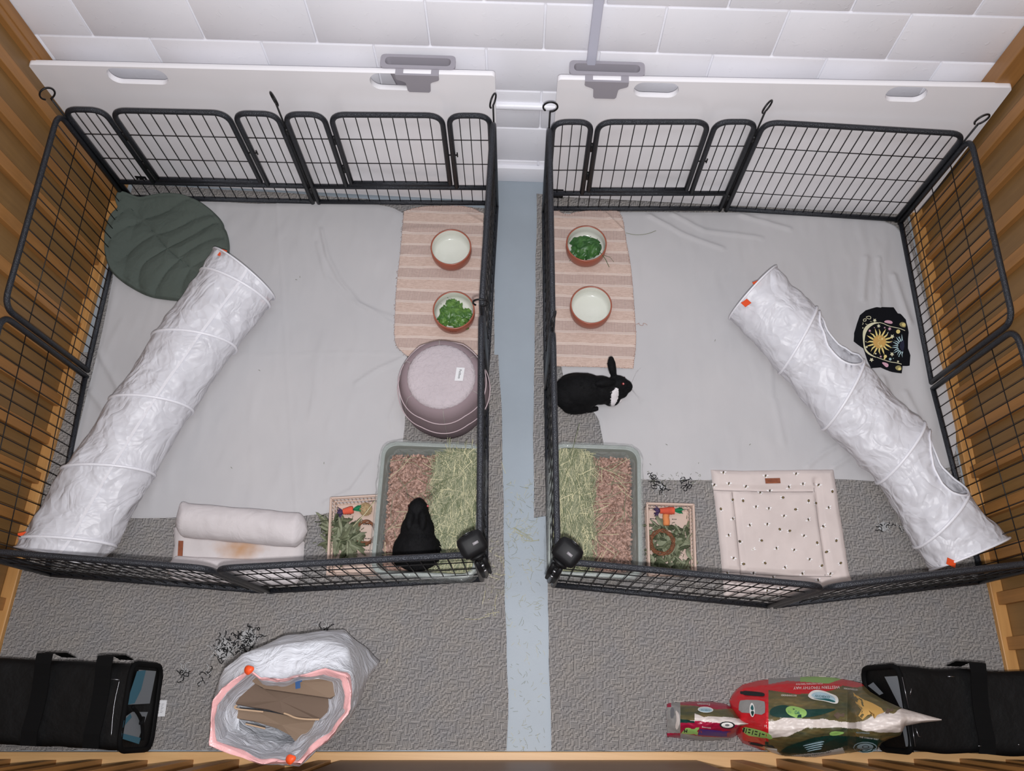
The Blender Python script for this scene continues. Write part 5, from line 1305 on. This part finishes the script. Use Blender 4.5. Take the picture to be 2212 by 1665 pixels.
W4=[([([(.70,.15),(.70,-.02),(.93,-.02),(.94,.14)],0)],['mesh_grey'])]
c2,fc2,_=carrier('black soft pet carrier behind the large hay bag at lower right',1944,1975,1438,1625,1864,1905,-1,W3+W4,(2120,),limit=1.735)
m=MB(); m.tube([P(1949,1462,.300),P(1963,1530,.300)],.0014,4); m.tube([P(1970,1565,.300),P(1977,1612,.300)],.0013,4); m.tube([P(1966,1500,.305),P(1969,1487,.305)],.0018,5)
m.tube([P(1978,1572,.305),P(1984,1590,.305),P(1990,1592,.300)],.0020,5)
m.tube([P(2047,1461,.300),P(2062,1461,.300)],.0016,5); m.tube([P(2113,1611,.296),P(2119,1611,.296)],.0016,5); m.tube([P(2199,1608,.296),P(2203,1608,.296)],.0016,5)  # short pale tubes model white highlights on the carrier
m.build('zip','metal',c2,label='pale metal zip pulls and modelled white highlights')
# ------------------------------------------------------------ feed bags
def interp(L,x):
    if x<=L[0][0]: return L[0][1]
    for (a,b),(c,d) in zip(L,L[1:]):
        if x<=c: return b+(d-b)*(x-a)/(c-a)
    return L[-1][1]
def feedbag(label,x0,x1,top,rid,bot,zr,matf,mats,decals,nu=300,nv=150,zbase=((0,0),(9999,0))):
    z0=.0135
    def zz(x,y):
        t_,r_,b_=interp(top,x),interp(rid,x),interp(bot,x); t=(y-t_)/max(.5,r_-t_) if y<r_ else (b_-y)/max(.5,b_-r_); t=min(1,max(0,t)); h=interp(zr,x)
        return z0+.004+interp(zbase,x)+h*(.10*min(1,t*8)+.90*(math.sin(t*PI/2)**.75))
    def S(x,y,off=0):
        z=zz(x,y)+off; k=.006*nz(x*.035,y*.06,1)+.003*nz(x*.09,y*.16,3)
        e=min(1,(y-interp(top,x))/6,(interp(bot,x)-y)/6); p=P(x,y,max(z0+.001,z+k*max(0,e))); p.y=max(p.y,ymin(p.x,p.z)); return p
    m=MB(); V=[];F=[];I=[]
    for j in range(nv+1):
        for i in range(nu+1):
            x=x0+(x1-x0)*i/nu; a,b=interp(top,x),interp(bot,x); V.append(S(x,a+(b-a)*j/nv))
    for j in range(nv):
        for i in range(nu):
            x=x0+(x1-x0)*(i+.5)/nu; a,b=interp(top,x),interp(bot,x); v=(j+.5)/nv; y=a+(b-a)*v
            F.append((j*(nu+1)+i,j*(nu+1)+i+1,(j+1)*(nu+1)+i+1,(j+1)*(nu+1)+i)); I.append(matf(x,y,v))
    m.add(V,F,I)
    rim=[V[i] for i in range(nu+1)]+[V[nv*(nu+1)+i] for i in range(nu,-1,-1)]; lo=[Vector((p.x,p.y,max(z0,p.z-.03) if p.z>.12 else z0)) for p in rim]; n=len(rim)
    m.add(rim+lo,[(i,(i+1)%n,n+(i+1)%n,n+i) for i in range(n)]+[tuple(range(n,2*n))],0)
    o=m.build('feed_bag',mats,label=label,cat='feed bag',group='printed hay bags',fix=False)
    nm={}
    for (kind,args) in decals:
        d=MB()
        if kind=='text':
            s_,cx_,cy_,sz,rot,mi=args[:6]; asp=args[6] if len(args)>6 else 1; ca,sa=math.cos(rot),math.sin(rot)
            text(d,s_,lambda a,b:S(cx_+(a*asp*sz)*ca+b*sz*sa, cy_+(a*asp*sz)*sa-b*sz*ca,.0078),0); d.build('printed_lettering',mi,o,smooth=False)
        elif kind=='poly':
            pts,mi,off,sm=args; 
            L=pts; 
            for _ in range(sm):
                q2=[]
                for (ax,ay),(bx_,by) in zip(L,L[1:]+L[:1]): q2+=[(ax*.75+bx_*.25,ay*.75+by*.25),(ax*.25+bx_*.75,ay*.25+by*.75)]
                L=q2
            cx_=sum(p[0] for p in L)/len(L); cy_=sum(p[1] for p in L)/len(L); R=4; n=len(L); VV=[S(cx_,cy_,off)]
            for r in range(1,R+1):
                for (x,y) in L: VV.append(S(cx_+(x-cx_)*r/R,cy_+(y-cy_)*r/R,off))
            FF=[(0,1+i,1+(i+1)%n) for i in range(n)]+[(1+(r-1)*n+i,1+(r-1)*n+(i+1)%n,1+r*n+(i+1)%n,1+r*n+i) for r in range(1,R) for i in range(n)]
            d.add(VV,FF); d.build('printed_emblem',mi,o)
    return o
def zb2(x,y): return (1400+x/4.916,1400+y/4.916)
def zb3(x,y): return (1800+x/5.369,1380+y/5.369)
top=[(1576,1512),(1582,1500),(1592,1488),(1605,1478),(1640,1469),(1700,1463),(1760,1461),(1800,1463),(1840,1470),(1862,1476),(1880,1494),(1910,1512),(1950,1530),(2000,1544),(2034,1553)]
bot=[(1576,1516),(1590,1585),(1605,1605),(1640,1618),(1690,1634),(1760,1637),(1820,1629),(1860,1622),(1895,1618),(1905,1604),(1920,1596),(1945,1588),(1955,1568),(1990,1561),(2034,1556)]
rid=[(1576,1514),(1600,1545),(1655,1568),(1760,1570),(1850,1572),(1900,1568),(1950,1556),(2034,1554)]
zr=[(1576,.02),(1600,.11),(1655,.235),(1760,.26),(1850,.25),(1900,.13),(1960,.05),(2034,.01)]
zbs=[(1576,0),(1830,0),(1862,.14),(1900,.25),(1945,.325),(2034,.335)]
mats=['red_foil','silver_foil','lime','field','white_foil','green_foil','white_ink','fray_black']
def mf(x,y,v):
    n_=3*nz(x*.05,y*.05,4)
    if x<1660+(y-1500)*.0:
        if y>1600+ (x-1640)*.1 and x>1652: return 5
        return 0
    r=interp(rid,x); w0=interp([(1658,14),(1700,17),(1760,22),(1850,20),(1900,30),(1950,22),(2034,30)],x)
    rw0=interp([(1658,-8),(1700,-22),(1760,-18),(1850,-10),(1880,-22),(1900,-26),(1930,-24),(1960,-24),(2034,-30)],x)+2*n_
    rw1=interp([(1658,24),(1700,22),(1740,2),(1800,0),(1850,2),(1900,14),(1950,26),(2034,30)],x)+n_
    if y<r:
        t0=interp(top,x)
        rt=interp([(1660,1478),(1700,1470),(1790,1476),(1820,1466),(1850,1464),(1875,1480)],x); rb_=interp([(1660,1490),(1720,1499),(1760,1497),(1800,1490),(1820,1480),(1850,1485),(1862,1482),(1875,1480)],x)
        if x<1872 and rt<=y<=rb_: return 0
        if x<1872 and y<rt: return 2 if 1728<x<1830 else 1
    if rw0+r<y<rw1+r: return 4
    if y>r:
        gl=interp([(1660,1640),(1700,1612),(1760,1592),(1800,1588),(1830,1590),(1880,1592),(1910,1600),(1930,1640)],x)
        wl=interp([(1690,1636),(1720,1630),(1780,1624),(1820,1614),(1832,1640)],x)
        if x<1832 and y>wl: return 6
        if y>gl: return 5
    return 3
def oval(cx,cy,rx,ry,rot=0,n=14): return [(cx+rx*math.cos(t)*math.cos(rot)-ry*math.sin(t)*math.sin(rot),cy+rx*math.cos(t)*math.sin(rot)+ry*math.sin(t)*math.cos(rot)) for t in [2*PI*k/n for k in range(n)]]
def bar(x,y,L,th,rot,mi,off=.005): 
    c_,s_=math.cos(rot),math.sin(rot); return ('poly',([(x,y),(x+L*c_,y+L*s_),(x+L*c_-th*s_,y+L*s_+th*c_),(x-th*s_,y+th*c_)],mi,off,0))
dec=[('poly',([zb2(1285,640),zb2(1440,590),zb2(1560,640),zb2(1700,650),zb2(1900,640),zb2(2020,640),zb2(1900,690),zb2(1700,740),zb2(1300,735)],'green_foil',.0022,2)),
 ('poly',([zb3(230,620),zb3(330,690),zb3(450,740),zb3(560,800),zb3(590,850),zb3(510,880),zb3(480,925),zb3(455,870),zb3(400,880),zb3(340,935),zb3(290,890),zb3(330,820),zb3(260,740)],'pr_gold',.0024,0)),('text',('WESTERN TIMOTHY HAY',1764,1484.5,8.6,PI-.02,'white_ink',1.02)),('text',('FOIN WESTERN TIMOTHY',1748,1476.5,5.2,PI-.02,'white_ink',.95)),
 ('text',('RECOMMENDED',1704,1501.5,5,PI+.03,'white_ink',.9)),('text',('VETERINARIAN',1838,1488,5,PI+.12,'white_ink',.9)),
 ('poly',([zb2(1690,500),zb2(1750,440),zb2(1850,445),zb2(1940,480),zb2(2015,510),zb2(2025,580),zb2(1980,592),zb2(1880,560),zb2(1760,545),zb2(1720,530)],'white_ink',.003,2)),
 ('poly',([zb2(1720,500),zb2(1770,462),zb2(1860,465),zb2(1950,500),zb2(1990,530),zb2(1990,572),zb2(1900,548),zb2(1780,532)],'pale_blue',.0042,2)),
 ('poly',([zb2(1740,528),zb2(1820,535),zb2(1900,530),zb2(1990,560),zb2(1985,578),zb2(1890,555),zb2(1790,540)],'teal_print',.005,1)),
 ('text',('OXBOW',1776.5,1503.5,7.2,PI+.10,'teal_print',1.15)),
 ('poly',([zb2(1452,640),zb2(1510,608),zb2(1600,625),zb2(1680,655),zb2(1688,710),zb2(1640,735),zb2(1600,748),zb2(1550,730),zb2(1480,700)],'lime',.0035,2)),
 ('text',('90',1722.5,1538,11.5,PI+.06,'teal_print',1.05)),('text',('OZ',1705.5,1537,5.5,PI+.3,'teal_print',1)),
 ('poly',([zb2(975,445),zb2(1200,465),zb2(1240,480),zb2(1235,512),zb2(1180,510),zb2(980,495)],'fray_black',.003,1)),
 ('poly',([zb2(985,545),zb2(1230,552),zb2(1245,600),zb2(1240,712),zb2(1100,690),zb2(960,680),zb2(965,580)],'silver_foil',.003,1)),
 ('poly',([zb2(1105,570),zb2(1130,620),zb2(1135,690),zb2(1110,742),zb2(1075,690),zb2(1080,600)],'white_ink',.0042,2)),('poly',([zb2(1105,590),zb2(1125,640),zb2(1110,665),zb2(1083,640)],'teal_print',.005,1)),('poly',([zb2(1085,665),zb2(1130,665),zb2(1110,735)],'green_foil',.005,1)),
 ('poly',([zb2(985,828),zb2(1160,860),zb2(1300,910),zb2(1330,975),zb2(1180,945),zb2(1035,925)],'lime',.0035,1)),
 bar(1606,1571,4,10,.25,'ink'),bar(1612,1573,2,10,.25,'ink'),bar(1617,1574,5,3,.25,'ink'),bar(1616,1580,5,3,.25,'ink'),bar(1626,1577,2,10,.25,'ink'),bar(1631,1578,6,2.5,.25,'ink'),bar(1630,1584,6,2.5,.25,'ink'),bar(1641,1582,2,9,.25,'ink'),bar(1646,1584,6,2.5,.25,'ink'),
 ('text',('H',1653.5,1568,7,.0,'white_ink',1)),
 ('poly',([zb2(1060,990),zb2(1320,1035),zb2(1350,1060),zb2(1200,1045),zb2(1080,1020)],'fray_black',.003,0)),
 ('poly',([zb2(1230,1050),zb2(1370,1068),zb2(1450,1150),zb2(1400,1140),zb2(1290,1105)],'white_ink',.003,0)),
 ('text',('GREEN TIMOTHY HAY',1764,1629.5,6.2,-.17,'ink',1.05)),('text',('THE OXBOW WAY',1877,1594.5,4.6,.14,'white_ink',1.05)),('text',('RECOMMENDED',1864,1583,4.2,.06,'pale_blue',.95)),
 bar(1735,1610,46,1.6,-.20,'pale_blue'),bar(1738,1614,41,1.6,-.20,'pale_blue'),bar(1741,1618,36,1.6,-.20,'pale_blue'),bar(1744,1622,31,1.6,-.20,'pale_blue'),
 ('poly',(oval(1869,1614,26,12),'pale_blue',.0035,0)),('poly',(oval(1869,1614.5,24,10.5),'green_foil',.0045,0)),('poly',(oval(1869,1613,18,7.5),'pale_blue',.0052,0)),('poly',(oval(1870,1613,8,3.4),'fray_black',.006,0)),('poly',(oval(1870,1613,6,2.3),'pale_blue',.0066,0)),
 ('poly',([zb3(0,880),zb3(50,850),zb3(90,868),zb3(130,858),zb3(125,905),zb3(80,895),zb3(50,930)],'kraft_dark',.003,0)),('poly',([zb3(600,860),zb3(625,800),zb3(660,815),zb3(700,790),zb3(690,840),zb3(660,835),zb3(640,865)],'kraft_dark',.003,0)),
 ('poly',([zb2(1920,905),zb2(1960,880),zb2(2060,885),zb2(2090,900),zb2(2020,925),zb2(1940,930)],'lime',.003,1))]
feedbag('large red and green printed hay bag leaning against the right carrier',1576,2034,top,rid,bot,zr,mf,mats,dec,zbase=zbs)
top2=[(1441,1520),(1446,1518),(1470,1516),(1500,1514.5),(1540,1515),(1568,1520),(1585,1530),(1600,1548),(1617,1562)]
bot2=[(1441,1591),(1460,1593),(1500,1599),(1540,1600),(1575,1596),(1590,1590),(1600,1572),(1617,1565)]
rid2=[(1441,1555),(1470,1553),(1520,1558),(1570,1563),(1617,1563)]
zr2=[(1441,.03),(1468,.10),(1500,.13),(1580,.14),(1617,.155)]
def mf2(x,y,v):
    r=interp(rid2,x); n_=2*nz(x*.07,y*.07,2)
    if x<1470:
        if y<1527 and x<1450: return 0
        if y>1583: return 0
        return 1
    if y<r:
        if y<interp([(1470,1522),(1500,1524),(1550,1532),(1580,1530),(1600,1540)],x): return 0
        if y<interp([(1470,1528),(1520,1548),(1560,1548),(1600,1552)],x)+n_: return 3
        return 2 if x>1500 else 4
    if y<interp([(1470,1556),(1540,1558),(1600,1566)],x)+n_ and x>1490: return 2
    if x<1500 and y<1561: return 5
    return 0 if y<interp([(1470,1584),(1520,1591),(1600,1594)],x) else 1
dec2=[('text',('Essentials',1520,1520.5,6.6,PI+.04,'white_ink',1.1)),('poly',(oval(1524,1532.5,17,6.5,.06),'white_ink',.003,0)),('poly',(oval(1524,1533,15,5,.06),'pale_blue',.004,0)),('text',('OXBOW',1524,1533.2,5,PI+.06,'teal_print',1.05)),
 ('poly',([zb2(350,905),zb2(400,845),zb2(545,840),zb2(525,920)],'lime',.003,0)),bar(1478,1575,2,7,.1,'ink'),bar(1483,1575,2,7,.1,'ink'),bar(1479,1577,5,2,.5,'ink'),
 ('poly',([zb2(550,858),zb2(700,868),zb2(880,885),zb2(870,945),zb2(720,935),zb2(530,920)],'violet_print',.003,0)),('text',('Essentials',1526,1571,4.6,.12,'white_ink',1.1)),
 ('poly',(oval(1571,1566,17,8,.05),'fray_black',.003,0)),('poly',(oval(1571,1566,13,5.8,.05),'white_ink',.004,0)),('poly',(oval(1571,1566,5,2.4,.05),'grey_ink',.005,0)),
 ('poly',([(1448,1528),(1456,1527),(1456,1550),(1448,1552)],'grey_ink',.003,1)),('poly',([(1458,1532),(1467,1540),(1469,1560),(1463,1578),(1458,1570),(1462,1552)],'white_foil',.003,1))]
feedbag('small crimson feed pouch lying left of the large hay bag',1441,1617,top2,rid2,bot2,zr2,mf2,['maroon_foil','silver_foil','white_foil','field','field','green_foil'],dec2,160,90)
# ------------------------------------------------------------ loose hay on the floor
random.seed(77); m=MB()
def bit(x,y,L,z=.003,w_=.0006,a=None,mi=None):
    a=random.uniform(0,PI) if a is None else a; c=P(x,y,z); d=Vector((math.cos(a),math.sin(a),0)); n_=Vector((-d.y,d.x,0)); b=random.gauss(0,L*.12)
    m.tube([c-d*L/2,c+n_*b+Vector((0,0,.002)),c+d*L/2],w_,3,random.choice((0,1,1,3)) if mi is None else mi)
for k in range(250):
    y=1040+600*(random.random()**1.25); x=random.uniform(1092+(y>1400)*6,1172+(y-1100)*.02)
    bit(x,y,random.uniform(.006,.03)*(1.2 if y<1350 else .7))
for k in range(46): bit(random.gauss(1125,14),random.gauss(1150,16),random.uniform(.01,.035))
for (x,y,L,a) in ((1130,1152,.085,-.5),(1133,1158,.075,-.42),(1148,1166,.06,.05)): bit(x,y,L,.004,.0016,a,1)
for (x,y,L,a) in ((1072,1300,.055,1.5),(1045,1290,.05,1.4),(1030,1333,.09,.15),(1062,1325,.05,.25),(1078,1212,.06,-.9),(1065,1240,.05,-.7),(1082,1240,.035,0),(836,1428,.016,1.4),(1010,960,.03,.4),(1088,1010,.05,-1.2)): bit(x,y,L,.015,.0009,a,3)
for k in range(60): bit(random.gauss(1072,12),random.uniform(1160,1330),random.uniform(.006,.02),.015)
for k in range(40): bit(random.uniform(1400,1530),random.gauss(1035,10),random.uniform(.004,.012),.020,.0007,None,2)
for k in range(16): bit(random.uniform(1180,1230),random.uniform(1085,1130),random.uniform(.01,.02),.0155)
for (x,y) in ((648,598),(640,604),(1400,1018),(1405,1003),(870,858),(560,800),(1545,735),(1440,960),(700,1000),(1620,960),(500,1010)): bit(x,y,.008,.021,.0009,None,2)
m.tube(smoothline([P(1352,503,.022),P(1375,508,.024),P(1400,505,.023),P(1417,498,.022)]),.0011,4,0)
m.build('loose_hay',['hay1','hay2','hay3','hay4'],smooth=False,label='loose wisps of hay scattered along the bare aisle between the pens',cat='hay',kind='stuff')
